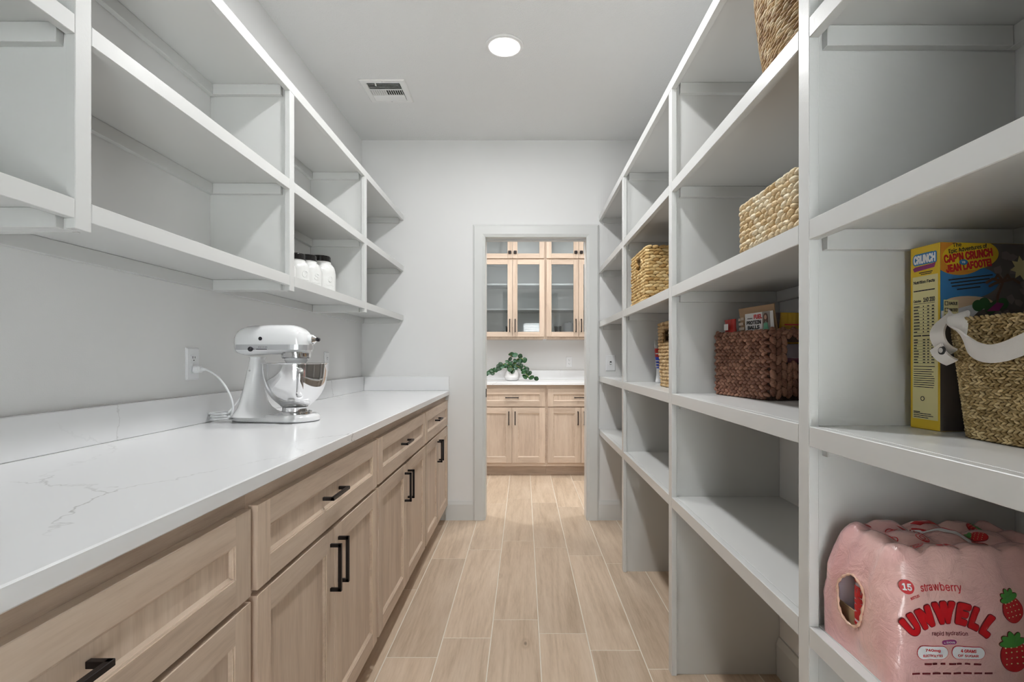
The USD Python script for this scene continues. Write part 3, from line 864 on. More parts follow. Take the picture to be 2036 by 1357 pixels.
def strands(c, t, u, n, L, Hh, D, tilt, base=ICO1):
    """Plump strand ends: ellipsoids at c, long axis t turned by tilt towards u."""
    c, t, u, n = (np.asarray(a, float) for a in (c, t, u, n))
    N = len(c)
    tl = np.broadcast_to(tilt, (N,))[:, None]
    t2 = np.cos(tl) * t + np.sin(tl) * u
    u2 = -np.sin(tl) * t + np.cos(tl) * u
    b = np.asarray(base.vertices)
    L, Hh, D = (np.broadcast_to(a, (N,))[:, None, None] for a in (L, Hh, D))
    v = c[:, None] + b[None, :, :1] * L * t2[:, None] + b[None, :, 1:2] * Hh * u2[:, None] + b[None, :, 2:] * D * n[:, None]
    f = np.asarray(base.faces)[None] + (np.arange(N) * len(b))[:, None, None]
    return v.reshape(-1, 3), f.reshape(-1, 3)


def perim(loop, step):
    """Evenly spaced points, tangents and outward normals along a closed counter-clockwise loop."""
    p = np.vstack([loop, loop[:1]])
    d = np.r_[0, np.cumsum(np.linalg.norm(np.diff(p, axis=0), axis=1))]
    n = max(8, int(round(d[-1] / step)))
    s = np.arange(n) / n * d[-1]
    return s, d, p, n


def at_s(s, d, p):
    s = np.mod(s, d[-1])
    x = np.stack([np.interp(s, d, p[:, 0]), np.interp(s, d, p[:, 1])], 1)
    e = 1e-3
    x2 = np.stack([np.interp(np.mod(s + e, d[-1]), d, p[:, 0]), np.interp(np.mod(s + e, d[-1]), d, p[:, 1])], 1)
    t = x2 - x; t /= np.linalg.norm(t, axis=1, keepdims=True) + 1e-12
    return x, t


def basket(name, label, loc, yaw, loop, h, rows, step, mat_, liner, taper=1.0, bulge=0.0, tilt=(.45, -.45), fat=(1.25, .62, .55), holes=(), base=ICO1, seed=1, floor_t=.006, jit=.09, colstyle=None):
    """Rows of plump strands round a loop; holes: boxes (x0, x1, y0, y1, z0, z1) in the basket's own axes."""
    r_ = np.random.default_rng(seed)
    t = thing(name, label, "basket", loc, yaw, local=True)
    ph = h / rows

    def scale(z):
        q = z / h
        return taper + (1 - taper) * q + bulge * math.sin(math.pi * min(max(q, 0), 1))
    inn = np.array(loop)
    zs = np.linspace(0, h - ph * .4, 7)
    off = ph * .35
    shrink = lambda lp, dd: np.array(Polygon(lp).buffer(-dd).exterior.coords)[:-1]
    def ring(dd, z):
        lp = np.array(loop) * scale(z)
        nn = np.array([np.array(lp[(k + 1) % len(lp)]) - np.array(lp[k - 1]) for k in range(len(lp))])
        nn = np.stack([nn[:, 1], -nn[:, 0]], 1); nn /= np.linalg.norm(nn, axis=1, keepdims=True) + 1e-12
        return np.c_[lp - nn * dd, np.full(len(lp), z)]
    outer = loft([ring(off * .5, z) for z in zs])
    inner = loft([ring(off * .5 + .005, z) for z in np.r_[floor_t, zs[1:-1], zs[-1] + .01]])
    def man(m):
        tm = trimesh.Trimesh(*m, process=True); tm.merge_vertices()
        if tm.volume < 0: tm.invert()
        return m3.Manifold(m3.Mesh(np.asarray(tm.vertices, np.float32), np.asarray(tm.faces, np.uint32)))
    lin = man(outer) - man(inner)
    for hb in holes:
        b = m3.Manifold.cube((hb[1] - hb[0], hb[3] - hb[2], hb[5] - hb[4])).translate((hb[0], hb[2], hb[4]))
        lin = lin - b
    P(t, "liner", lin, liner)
    for j in range(rows):
        z = (j + .5) * ph
        lp = np.array(loop) * scale(z)
        s, d, p, n = perim(lp, step)
        s = s + (j % 2) * step * .5 + r_.normal(0, step * .06, n)
        x, tg = at_s(s, d, p)
        nrm = np.stack([tg[:, 1], -tg[:, 0]], 1)
        c = np.c_[x, z + r_.normal(0, ph * .035, n)]
        T, Nn, U = np.c_[tg, np.zeros(n)], np.c_[nrm, np.zeros(n)], np.tile([0, 0, 1.0], (n, 1))
        tl = tilt[j % len(tilt)] + r_.normal(0, jit, n)
        L = step * fat[0] * .5 * r_.uniform(.88, 1.15, n); Hh = ph * fat[1] * r_.uniform(.88, 1.12, n); D = ph * fat[2] * r_.uniform(.9, 1.15, n)
        keep = np.ones(n, bool)
        for hb in holes:
            keep &= ~((c[:, 0] > hb[0] - .004) & (c[:, 0] < hb[1] + .004) & (c[:, 1] > hb[2] - .004) & (c[:, 1] < hb[3] + .004) & (c[:, 2] > hb[4] - .002) & (c[:, 2] < hb[5] + .002))
        if colstyle is not None:
            vert = colstyle(c, Nn)
            keep &= ~vert
        c = c - Nn * (ph * .05)
        sv, sf = strands(c[keep], T[keep], U[keep], Nn[keep], L[keep], Hh[keep], D[keep], tl[keep], base)
        sv[:, 2] = np.maximum(sv[:, 2], .0012)
        if colstyle is None:
            P(t, "braid", (sv, sf), mat_, smooth=True, tone=int(keep.sum()))
        else:
            nb = len(base.vertices)
            for m_ in (c[keep][:, 0] < 0, c[keep][:, 0] >= 0):
                P(t, "braid", (sv.reshape(-1, nb, 3)[m_].reshape(-1, 3), sf[:m_.sum() * len(base.faces)]), mat_, smooth=True, tone=int(m_.sum()))
    return t


# 1: round rope basket on the second shelf from the top
def ell(a, b, n=64, e=2.0):
    t = np.arange(n) * 2 * np.pi / n
    c, s = np.cos(t), np.sin(t)
    return np.stack([a * np.sign(c) * np.abs(c) ** (2 / e), b * np.sign(s) * np.abs(s) ** (2 / e)], 1)


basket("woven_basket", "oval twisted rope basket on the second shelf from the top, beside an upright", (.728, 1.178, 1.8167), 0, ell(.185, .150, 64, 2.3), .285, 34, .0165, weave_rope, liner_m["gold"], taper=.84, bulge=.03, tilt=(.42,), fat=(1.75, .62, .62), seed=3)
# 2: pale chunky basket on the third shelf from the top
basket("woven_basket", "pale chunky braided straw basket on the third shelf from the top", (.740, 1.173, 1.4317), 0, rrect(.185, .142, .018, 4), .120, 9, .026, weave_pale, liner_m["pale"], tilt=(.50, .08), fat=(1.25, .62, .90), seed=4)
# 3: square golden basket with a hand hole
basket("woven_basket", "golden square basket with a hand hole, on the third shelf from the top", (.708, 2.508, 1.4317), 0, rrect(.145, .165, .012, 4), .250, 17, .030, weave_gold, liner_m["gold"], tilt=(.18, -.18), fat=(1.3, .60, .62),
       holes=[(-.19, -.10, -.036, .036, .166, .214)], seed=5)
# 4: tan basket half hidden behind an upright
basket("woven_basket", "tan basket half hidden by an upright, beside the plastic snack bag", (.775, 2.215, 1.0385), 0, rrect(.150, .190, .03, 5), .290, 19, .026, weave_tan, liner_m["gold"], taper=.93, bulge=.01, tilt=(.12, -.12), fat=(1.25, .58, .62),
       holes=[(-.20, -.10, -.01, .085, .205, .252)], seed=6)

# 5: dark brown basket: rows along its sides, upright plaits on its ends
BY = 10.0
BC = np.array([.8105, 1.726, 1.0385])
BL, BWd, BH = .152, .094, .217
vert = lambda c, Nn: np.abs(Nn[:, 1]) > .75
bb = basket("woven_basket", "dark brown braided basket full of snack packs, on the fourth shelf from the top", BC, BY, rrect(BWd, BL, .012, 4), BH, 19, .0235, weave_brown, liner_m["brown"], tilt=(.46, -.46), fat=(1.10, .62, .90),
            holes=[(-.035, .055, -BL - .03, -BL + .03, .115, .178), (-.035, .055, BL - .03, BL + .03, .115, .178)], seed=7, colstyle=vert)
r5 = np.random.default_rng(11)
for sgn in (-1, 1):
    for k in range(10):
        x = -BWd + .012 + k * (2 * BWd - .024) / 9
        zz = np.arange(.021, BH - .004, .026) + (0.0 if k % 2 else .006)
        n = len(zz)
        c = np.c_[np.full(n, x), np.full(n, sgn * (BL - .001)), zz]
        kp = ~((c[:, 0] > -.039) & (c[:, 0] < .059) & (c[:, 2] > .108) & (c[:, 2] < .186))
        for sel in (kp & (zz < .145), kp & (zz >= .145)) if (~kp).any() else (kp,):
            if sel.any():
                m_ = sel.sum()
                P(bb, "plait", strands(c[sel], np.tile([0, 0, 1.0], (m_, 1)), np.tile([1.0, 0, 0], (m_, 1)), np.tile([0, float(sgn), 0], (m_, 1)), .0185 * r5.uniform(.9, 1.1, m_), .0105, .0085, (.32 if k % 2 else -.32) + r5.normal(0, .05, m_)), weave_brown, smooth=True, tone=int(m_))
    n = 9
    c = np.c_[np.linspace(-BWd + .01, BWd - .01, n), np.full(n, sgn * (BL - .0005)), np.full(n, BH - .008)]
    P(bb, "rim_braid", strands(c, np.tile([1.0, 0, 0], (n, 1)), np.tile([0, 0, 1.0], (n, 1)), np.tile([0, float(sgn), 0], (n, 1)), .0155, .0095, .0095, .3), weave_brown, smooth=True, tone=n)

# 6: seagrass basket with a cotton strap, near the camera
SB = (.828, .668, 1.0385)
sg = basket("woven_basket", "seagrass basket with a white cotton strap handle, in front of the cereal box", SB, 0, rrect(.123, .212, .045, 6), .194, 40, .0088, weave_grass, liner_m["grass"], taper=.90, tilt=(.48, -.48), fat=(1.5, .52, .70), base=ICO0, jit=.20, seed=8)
strap_m = plain("cotton_strap", (0.80, 0.76, 0.72), 0.85, bump=(900.0, 0.25, 0.001), sheen=0.2)


def ribbon(pts, wdir, width, th, n=60, taper_=None):
    p = spline(pts, n); wd = np.array(wdir, float); w = np.stack([np.interp(np.linspace(0, len(wd) - 1, n), np.arange(len(wd)), wd[:, k]) for k in range(3)], 1); w /= np.linalg.norm(w, axis=1, keepdims=True)
    t = np.gradient(p, axis=0); t /= np.linalg.norm(t, axis=1, keepdims=True)
    w = w - t * (w * t).sum(1, keepdims=True); w /= np.linalg.norm(w, axis=1, keepdims=True)
    nn = np.cross(t, w)
    sec = [(-.5, -.5), (-.3, -.62), (0, -.66), (.3, -.62), (.5, -.5), (.5, .5), (.3, .62), (0, .66), (-.3, .62), (-.5, .5)]
    return loft([[p[k] + w[k] * a * width + nn[k] * b * th for a, b in sec] for k in range(n)])


# strap path in basket axes (x out to the aisle is negative, y along the shelf)
xo = -.127
sp = [(xo + .010, .192, .150), (xo - .006, .197, .160), (xo - .011, .200, .182), (xo + .006, .199, .205), (xo + .010, .184, .211), (xo - .006, .166, .199), (xo - .016, .145, .174), (xo - .019, .115, .150), (xo - .019, .085, .146), (xo - .018, .050, .156), (xo - .017, .015, .170), (xo - .014, -.02, .180), (xo - .008, -.055, .182), (xo, -.075, .172), (xo - .004, -.08, .150)]
sw_ = [(0, -1, .2), (0, -1, .2), (.2, -.9, .3), (.3, -.8, .2), (.4, -.6, -.4), (.3, -.3, -.9), (.15, -.2, -1), (.1, -.15, -1), (.15, -.05, -1), (.2, .1, -1), (.2, .1, -1), (.1, .2, -1), (.1, .5, -.8), (0, 1, -.3), (0, 1, 0)]
st_ = P(sg, "strap_handle", ribbon([(a_, b_ - .008, c_ - .010) for a_, b_, c_ in sp], sw_, .027, .0032, 120), strap_m, smooth=40, label="white cotton strap handle")
P(st_, "strap_tab", ribbon([(xo + .004, .180, .122), (xo - .010, .186, .134), (xo - .012, .193, .148)], [(0, -1, .3)] * 3, .026, .003, 14), strap_m, smooth=40)
P(st_, "eyelet", lathe([(.0045, -.002), (.007, -.001), (.007, .001), (.0045, .002)], 20, axis="x", at=(xo - .0125, .181, .142)), slot_m)

def inb(lx, ly, lz):
    """A point in the brown basket's own axes."""
    a_ = math.radians(BY)
    return (BC[0] + lx * math.cos(a_) - ly * math.sin(a_), BC[1] + lx * math.sin(a_) + ly * math.cos(a_), BC[2] + lz)


# ------------------------------------------------------------------ things in the brown basket
kraft = plain("kraft_paper", (0.42, 0.27, 0.15), 0.6, bump=(60.0, 0.2, 0.003))
red_f = plain("red_film", (0.55, 0.03, 0.025), 0.3)
yel_f = plain("yellow_film", (0.72, 0.44, 0.03), 0.3)
prpl_f = plain("plum_film", (0.16, 0.03, 0.06), 0.3)
grey_f = plain("grey_purple_film", (0.27, 0.22, 0.24), 0.35)
paper_w = plain("white_print", (0.82, 0.82, 0.83), 0.5)
ink = plain("black_ink", (0.025, 0.022, 0.022), 0.6)
ink_red = plain("red_ink", (0.62, 0.02, 0.025), 0.45)
ink_blue = plain("blue_ink", (0.05, 0.22, 0.50), 0.5)
ink_green = plain("green_ink", (0.16, 0.48, 0.30), 0.5)
skin_p = plain("printed_skin", (0.60, 0.36, 0.26), 0.5)
hair_p = plain("printed_hair", (0.10, 0.045, 0.03), 0.5)
scene_p = plain("printed_grey", (0.30, 0.27, 0.24), 0.5)


def pouch(w, h, d, nu=24, nv=24, seed=0, puff=1.0, wr=.003, top_flat=.12):
    """A filled bag standing up: flat seal at the top, thick below. Local x = width, y = thickness, z = up."""
    u = np.linspace(-1, 1, nu); v = np.linspace(0, 1, nv)
    U, V = np.meshgrid(u, v)
    th = d / 2 * np.clip(1 - np.abs(U) ** 4, 0, 1) ** .6 * np.clip((1 - V) / (1 - top_flat + .2) + .02, 0, 1) ** .6 * np.clip(V / .04 + .3, 0, 1) ** .5 * puff
    nz = meshkit.fbm(np.stack([U * 3 + seed * 7.1, V * 3, np.zeros_like(U) + seed], -1)) - .5
    out = []
    for s in (-1, 1):
        y = s * (th + .0012) + nz * wr * 2
        out.append(np.stack([U * w / 2 * (1 - .03 * np.sin(V * 9)), y, V * h + (1 - V) * 0], -1))
    loops = []
    for k in range(nv):
        loops.append(np.vstack([out[0][k], out[1][k][::-1]]))
    return loft(loops), lambda uu, vv: np.interp(vv, v, [0] * nv)


def put(mesh, loc, rz=0, rx=0):
    v, f = vf(mesh)
    a = math.radians(rx); c, s = math.cos(a), math.sin(a)
    v = np.stack([v[:, 0], c * v[:, 1] - s * v[:, 2], s * v[:, 1] + c * v[:, 2]], 1)
    return xf((v, f), rz, loc)


# kraft pouch, its front turned to the aisle; local -y is its front
KL, KR, KX = inb(-.034, -.030, .072), -80.0, 6.0
kp = thing("snack_pouch", "kraft paper snack pouch with a white printed label, standing in the brown basket", "pouch", KL, local=True)
km, _ = pouch(.190, .228, .036, seed=2)
P(kp, "bag", put(km, (0, 0, 0), KR, KX), kraft, smooth=40)


def kplace(u, v, n):
    zf_ = np.clip(v / .228, 0, 1)
    th = .036 / 2 * np.clip(1 - np.abs(u / .095) ** 4, 0, 1) ** .6 * np.clip((1 - zf_) / 1.08 + .02, 0, 1) ** .6 + .0045
    loc = np.stack([u, -th - n - .0015, v], 1)
    return put((loc, np.zeros((0, 3), int)), (0, 0, 0), KR, KX)[0]


lab = P(kp, "label", decal(sbox(-.045, .150, .0935, .207), kplace, .0006, .01), paper_w)
P(lab, "fuel_lettering", decal(fit(text_poly("FUEL", .014, 5), .004, .1865, height=.0145), kplace, .0005, .008, .0008), ink_red)
P(lab, "small_lettering", decal(union_all([sbox(-.030 + k * .007, .1885, -.0255 + k * .007, .1915) for k in range(4)]), kplace, .0005, .008, .0008), ink)
P(lab, "protein_lettering", decal(union_all([fit(text_poly("PROTEIN", .014, 5), -.036, .170, width=.076, height=.0125), fit(text_poly("BALLS", .014, 5), -.030, .154, width=.062, height=.0125)]), kplace, .0005, .008, .0008), ink)
ph_ = P(lab, "photo_print", decal(sbox(.047, .151, .082, .2065), kplace, .0004, .01, .0008), scene_p, label="printed portrait of a woman in a green top")
P(ph_, "printed_hair", decal(union_all([affinity.scale(Point(.063, .190).buffer(.0105), 1, 1.15), sbox(.0525, .170, .0605, .19), sbox(.066, .172, .074, .19)]), kplace, .0004, .008, .0013), hair_p)
P(ph_, "printed_face", decal(affinity.scale(Point(.0632, .189).buffer(.0062), .9, 1.2), kplace, .0004, .008, .0018), skin_p)
P(ph_, "printed_top", decal(Polygon([(.0535, .1515), (.0745, .1515), (.0725, .168), (.068, .174), (.0635, .169), (.059, .174), (.0555, .168)]), kplace, .0004, .008, .0018), ink_green)
P(kp, "pale_print", decal(union_all([sbox(-.089, .186, -.073, .195), sbox(-.070, .188, -.053, .197), sbox(-.087, .171, -.056, .180), sbox(-.088, .155, -.051, .164)]), kplace, .0006, .008), plain("pale_ink", (0.62, 0.52, 0.42), 0.6))
# red bag behind it, nearer the door
rb = thing("snack_bag", "small red snack bag with a white tag in the brown basket", "bag", inb(-.056, .108, .068), local=True)
P(rb, "bag", put(pouch(.066, .198, .030, seed=5)[0], (0, 0, 0), -80, 2), red_f, smooth=40)
P(rb, "white_tag", put(cbox(-.0125, .0125, -.0175, -.0165, .160, .182, .0003), (0, 0, 0), -80, 2), paper_w)
yb = thing("snack_bag", "yellow snack bag with a red stripe lying across the brown basket", "bag", inb(.026, -.082, .066), local=True)
P(yb, "bag", put(pouch(.088, .208, .045, seed=8, wr=.005)[0], (0, 0, 0), 10, 4), yel_f, smooth=40)
P(yb, "red_stripe", put(cbox(-.04, .025, -.0175, -.0160, .168, .172, .0003), (0, -.003, 0), 10, 4), ink_red)
gb = thing("snack_bag", "grey and plum snack bag at the back of the brown basket", "bag", inb(.035, .0, .050), local=True)
P(gb, "bag", put(pouch(.076, .232, .042, seed=9, wr=.005)[0], (0, 0, 0), 10, 0), grey_f, smooth=40)
pb = thing("snack_box", "flat snack box with a plum base seen through the basket's hand hole", "box", inb(.018, -.124, .0085), local=True)
P(pb, "carton", put(cbox(-.044, .044, -.009, .009, 0, .165, .002), (0, 0, 0), 10), grey_f)
P(pb, "plum_band", put(cbox(-.0445, .0445, -.0095, .0095, .075, .122, .0015), (0, 0, 0), 10), prpl_f)

# plastic bag beside the tan basket
clear_f = mat("clear_film", {"t": ("transparent_bsdf", {"color": (0.9, 0.92, 0.94)}), "g": ("glossy_bsdf", {"roughness": 0.12}), "d": ("diffuse_bsdf", {"color": (0.75, 0.77, 0.8)}), "m1": ("mix_closure", {"fac": 0.35}), "m2": ("mix_closure", {"fac": 0.25})},
              [("g.BSDF", "m1.closure1"), ("d.BSDF", "m1.closure2"), ("t.BSDF", "m2.closure2"), ("m1.closure", "m2.closure1")], surface="m2.closure")
blue_f = plain("blue_film", (0.02, 0.06, 0.55), 0.25)
BGX, BGY = .762, 2.70
bg = thing("snack_bag", "red and blue plastic snack bag behind the tan basket", "bag", (BGX, BGY, 1.0385), local=True)


def bag_slice(z0, z1, seed=3):
    nv, nu = 10, 24
    w, d, h = .145, .055, .225
    loops = []
    for V in np.linspace(z0, z1, nv):
        th = d / 2 * min(1, (1 - V) / .8 + .05) ** .6 * min(1, V / .04 + .4) ** .5
        a = np.linspace(0, 2 * np.pi, nu, endpoint=False)
        x = w / 2 * (1 - .10 * max(0, V - .75) - .08 * np.sin(V * 5)) * np.sign(np.cos(a)) * np.abs(np.cos(a)) ** .7
        y = th * np.sign(np.sin(a)) * np.abs(np.sin(a)) ** .8
        nz = meshkit.noise(np.stack([np.cos(a) * 3, np.sin(a) * 3, np.full(nu, V * 8)], -1), seed) - .5
        loops.append(np.c_[x + nz * .006, y + nz * .006, np.full(nu, V * h)])
    return loft(loops)


P(bg, "white_base", bag_slice(0, .34), paper_w, smooth=40)
P(bg, "blue_panel", bag_slice(.34, .60), blue_f, smooth=40)
P(bg, "red_panel", bag_slice(.60, .80), red_f, smooth=40)
P(bg, "clear_top", bag_slice(.80, 1.0), clear_f, smooth=40, label="clear plastic top of the bag")
P(bg, "white_marks", cat(*[put(cbox(-.066, -.05, -.0262, -.0250, z, z + .006, .0004), (-.004, -.002, 0), -14) for z in (.083, .098, .113, .150)]), paper_w)

# ------------------------------------------------------------------ cereal box
CBX = np.array([.731, .906, 1.0385]); cyaw = 5.0
CW, CD, CH = .188, .062, .3335
ca = math.radians(cyaw); cu = np.array([math.cos(ca), math.sin(ca), 0]); cv = np.array([-math.sin(ca), math.cos(ca), 0])
cb = thing("cereal_box", "yellow cereal box standing behind the seagrass basket", "box", CBX, local=True)
yel_b = plain("box_yellow", (0.78, 0.52, 0.025), 0.42)
cream_b = plain("box_cream", (0.74, 0.66, 0.33), 0.5)
rock_b = plain("box_rock", (0.145, 0.125, 0.115), 0.45)
rock2_b = plain("box_rock_light", (0.24, 0.21, 0.19), 0.45)
orange_b = plain("box_orange", (0.72, 0.28, 0.03), 0.45)
sand_b = plain("box_sand", (0.72, 0.52, 0.33), 0.5)
leaf_b = plain("box_leaf", (0.03, 0.12, 0.03), 0.5)
purple_b = plain("box_purple", (0.28, 0.03, 0.16), 0.45)
trunk_b = plain("box_trunk", (0.13, 0.065, 0.035), 0.5)


def carton(w, d, h, c=.0012):
    m = cbox(0, w, 0, d, 0, h, c)
    return xf(m, cyaw)


P(cb, "carton", carton(CW, CD, CH), yel_b)


def cfront(u, v, n):
    return u[:, None] * cu + v[:, None] * np.array([0, 0, 1]) - (n[:, None] + .0002) * cv


def cside(u, v, n):
    """u from the back edge (0) to the front edge (CD), seen from the aisle."""
    return (CD - u)[:, None] * cv + v[:, None] * np.array([0, 0, 1]) - (n[:, None] + .0002) * cu


def star(cx, cy, r0, r1, n, rot=0):
    return Polygon([(cx + (r0 if k % 2 else r1) * math.cos(rot + k * math.pi / n), cy + (r0 if k % 2 else r1) * math.sin(rot + k * math.pi / n)) for k in range(2 * n)])


E = lambda x, y, a, b, rot=0: affinity.rotate(affinity.scale(Point(x, y).buffer(1, 24), a, b), rot)
clipf = sbox(.0008, .0008, CW - .0008, CH - .0008)
fr = P(cb, "front_print", decal(sbox(.0008, .0008, CW - .0008, CH - .0008), cfront, .0002), rock_b, label="printed picture of rocks, sea and a palm tree")
rr2 = np.random.default_rng(5)
P(fr, "printed_rocks", decal(union_all([Polygon([(x + rr2.uniform(.006, .014) * math.cos(a), y + rr2.uniform(.004, .010) * math.sin(a)) for a in np.linspace(0, 6.28, 6)[:-1]]) for x, y in zip(rr2.uniform(.11, .175, 16), rr2.uniform(.20, .325, 16))]).intersection(clipf), cfront, .0002, lift=.0003), rock2_b)
P(fr, "printed_sea", decal(union_all([E(.045, .262, .068, .030, 4), sbox(.001, .20, .03, .262)]).intersection(clipf), cfront, .0002, lift=.0005), ink_blue)
P(fr, "printed_glow", decal(E(.040, .312, .055, .036, 6).intersection(clipf), cfront, .0002, lift=.0006), orange_b)
P(fr, "printed_cloud", decal(E(.058, .311, .054, .0265, 5).intersection(clipf), cfront, .0002, lift=.0008), yel_b)
P(fr, "printed_beach", decal(E(.055, .226, .048, .013).intersection(clipf), cfront, .0002, lift=.0007), sand_b)
P(fr, "printed_surf", decal(Polygon([(.002, .20), (.06, .20), (.075, .214), (.115, .222), (.07, .226), (.03, .216), (.024, .232), (.016, .214), (.002, .212)]), cfront, .0002, lift=.0009), paper_w)
P(fr, "printed_bush", decal(union_all([E(.072 + .012 * k, .222 + .005 * math.sin(k * 2.1), .011, .010) for k in range(5)]), cfront, .0002, lift=.0010), leaf_b)
P(fr, "printed_palm", decal(union_all([LineString([(.108, .215), (.110, .24), (.120, .265)]).buffer(.0022)] + [LineString([(.120, .266), (.120 + .020 * math.cos(a), .268 + .010 * math.sin(a)), (.120 + .032 * math.cos(a), .262 + .008 * math.sin(a))]).buffer(.0024) for a in (.2, 1.1, 2.1, 3.0, 3.8)]), cfront, .0002, lift=.0012), trunk_b)
P(fr, "printed_burst", decal(star(.156, .290, .013, .022, 8, .2).intersection(clipf), cfront, .0002, lift=.0010), cream_b)
P(fr, "printed_ship", decal(Polygon([(.088, .212), (.108, .228), (.122, .226), (.112, .213)]), cfront, .0002, lift=.0014), purple_b)
rot = lambda g, a: affinity.rotate(g, a, origin=(0, 0))
T1 = union_all([affinity.translate(rot(fit(text_poly("The", .008, 1), 0, 0, height=.0072), 6), .024, .3245), affinity.translate(rot(fit(text_poly("Epic Adventures of", .008, 2), 0, 0, width=.074, height=.0095), 9), .017, .3115)])
P(fr, "black_lettering", decal(T1, cfront, .0002, lift=.0010), ink)
T2 = union_all([affinity.translate(rot(fit(text_poly("CAP'N CRUNCH", .014, 6), 0, 0, width=.094, height=.0150), 9), .008, .2955), affinity.translate(rot(fit(text_poly("JEAN LAFOOTE!", .014, 6), 0, 0, width=.088, height=.0140), 9), .012, .2790)])
P(fr, "red_lettering", decal(T2, cfront, .0002, lift=.0010), ink_red)
P(fr, "versus_mark", decal(E(.044, .2985, .008, .005), cfront, .0002, lift=.0013), ink_blue)
P(fr, "versus_lettering", decal(fit(text_poly("vs", .005, 3), .0405, .2965, height=.0038), cfront, .0002, lift=.0016), paper_w)
bars = [affinity.translate(rot(sbox(0, 0, w, .0022), 7), x, y) for x, y, w in ((.016, .2655, .085), (.020, .2600, .075), (.022, .2545, .070), (.032, .2490, .045))]
P(fr, "small_print", decal(union_all(bars), cfront, .0002, lift=.0010), ink)
P(fr, "check_panel", decal(sbox(.006, .188, .034, .232), cfront, .0002, lift=.0012), cream_b)
P(fr, "check_box", decal(union_all([sbox(.008, y, .0145, y + .0070).difference(sbox(.009, y + .001, .0135, y + .006)) for y in (.222, .2105, .199)]), cfront, .0002, lift=.0015), ink)
P(fr, "check_lettering", decal(union_all([fit(text_poly(t, .006, 3), .0165, y + .0008, width=wd, height=.0055) for t, y, wd in (("EAGLE", .222, .0155), ("RACCO", .2105, .0155), ("TOAD", .199, .0145))]), cfront, .0002, lift=.0015), ink)
sd = P(cb, "side_print", decal(sbox(.006, .018, CD - .003, .279), cside, .0003), cream_b, label="cream nutrition panel on the yellow side")
P(cb, "logo_shadow", decal(union_all([fit(text_poly("CRUNCH", .014, 7), .0085, .3015, width=.046, height=.0165).buffer(.0022), sbox(.012, .3165, .048, .3205)]), cside, .0002, lift=.0002), ink_blue)
P(cb, "logo_lettering", decal(fit(text_poly("CRUNCH", .014, 7), .0085, .3015, width=.046, height=.0165), cside, .0002, lift=.0006), paper_w)
P(cb, "logo_ribbon", decal(Polygon([(.010, .2885), (.052, .2915), (.055, .3000), (.047, .2985), (.012, .2970), (.007, .2945)]), cside, .0002, lift=.0005), purple_b)
tx = [fit(text_poly("Nutrition Facts", .006, 3), .0085, .2655, width=.0445, height=.0058), sbox(.0085, .2515, .053, .2535), fit(text_poly("Calories", .005, 3), .0085, .2315, width=.016, height=.0048), fit(text_poly("160 200", .008, 4), .0295, .2310, width=.0235, height=.0085),
      sbox(.0085, .2285, .053, .2292), sbox(.0085, .1690, .0245, .1712), sbox(.0270, .1690, .053, .1712), sbox(.0085, .1135, .053, .1148)]
rp = np.random.default_rng(9)
for k in range(9):
    y = .2225 - k * .0058
    tx += [sbox(.009, y, .009 + rp.uniform(.007, .013), y + .0019), sbox(.0285, y, .0305, y + .002), sbox(.0375, y, .0415, y + .002), sbox(.047, y, .0515, y + .002), sbox(.0085, y - .0016, .053, y - .0012)]
for k in range(9):
    y = .1620 - k * .0052
    tx += [sbox(.009, y, .009 + rp.uniform(.006, .011), y + .0018), sbox(.0285, y, .0335, y + .0018), sbox(.0375, y, .0415, y + .0018), sbox(.046, y, .052, y + .0018), sbox(.0085, y - .0015, .053, y - .0011)]
for k in range(9):
    y = .1080 - k * .0040
    tx += [sbox(.0085, y, .0085 + rp.uniform(.036, .044), y + .0012)]
tx += [E(.0275, .0555, .0042, .0042).difference(E(.0275, .0555, .003, .003)), sbox(.0085, .0300, .022, .0316)] + [sbox(.0085, .0275 - k * .0035, .0085 + rp.uniform(.03, .042), .0287 - k * .0035) for k in range(3)]
P(sd, "nutrition_print", decal(union_all([g.buffer(0) for g in tx]), cside, .0002, lift=.0004), ink)
sm = [sbox(.020, .2845, .048, .2860), sbox(.024, .2815, .046, .2828)]
P(cb, "logo_small_print", decal(union_all(sm), cside, .0002, lift=.0002), ink)

# ------------------------------------------------------------------ shrink-wrapped bottle pack
PK = np.array([.564, .790, .6573])                 # front aisle corner of the pack
PLx, PLy, PH = .325, .188, .212
pk = thing("bottle_pack", "pink shrink-wrapped pack of drink bottles with red bubble lettering on the shelf", "multipack", PK, local=True)
pink_m = mat("pink_film", {"g": ("geometry", {}), "n": ("noise_texture", {"scale": 9.0, "detail": 2.0}), "r": ("rgb_ramp", {"ramp": [(0.35, (0.78, 0.43, 0.42)), (0.65, (0.84, 0.53, 0.48))]}),
                           "n2": ("noise_texture", {"scale": 26.0, "detail": 5.0, "roughness": 0.6, "distortion": 0.8}), "b": ("bump", {"strength": 0.5, "distance": 0.010}), "p": ("principled_bsdf", {"roughness": 0.16, "coat_weight": 0.5, "coat_roughness": 0.12})},
             [("g.position", "n.vector"), ("n.fac", "r.fac"), ("r.color", "p.base_color"), ("g.position", "n2.vector"), ("n2.fac", "b.height"), ("b.normal", "p.normal")])
NX, NY = 5, 3
px_, py_ = PLx / NX, PLy / NY
bcx = [(i + .5) * px_ for i in range(NX)]; bcy = [(j + .5) * py_ for j in range(NY)]


def topz(x, y):
    """Film over the caps: peaks over each bottle, sagging between."""
    z = np.full(np.shape(x), PH - .040)
    for cx in bcx:
        for cy in bcy:
            r = np.hypot(x - cx, y - cy)
            z = np.maximum(z, PH - .0005 - .0085 * np.clip((r - .014) / .018, 0, 10) ** 1.3)
    return z


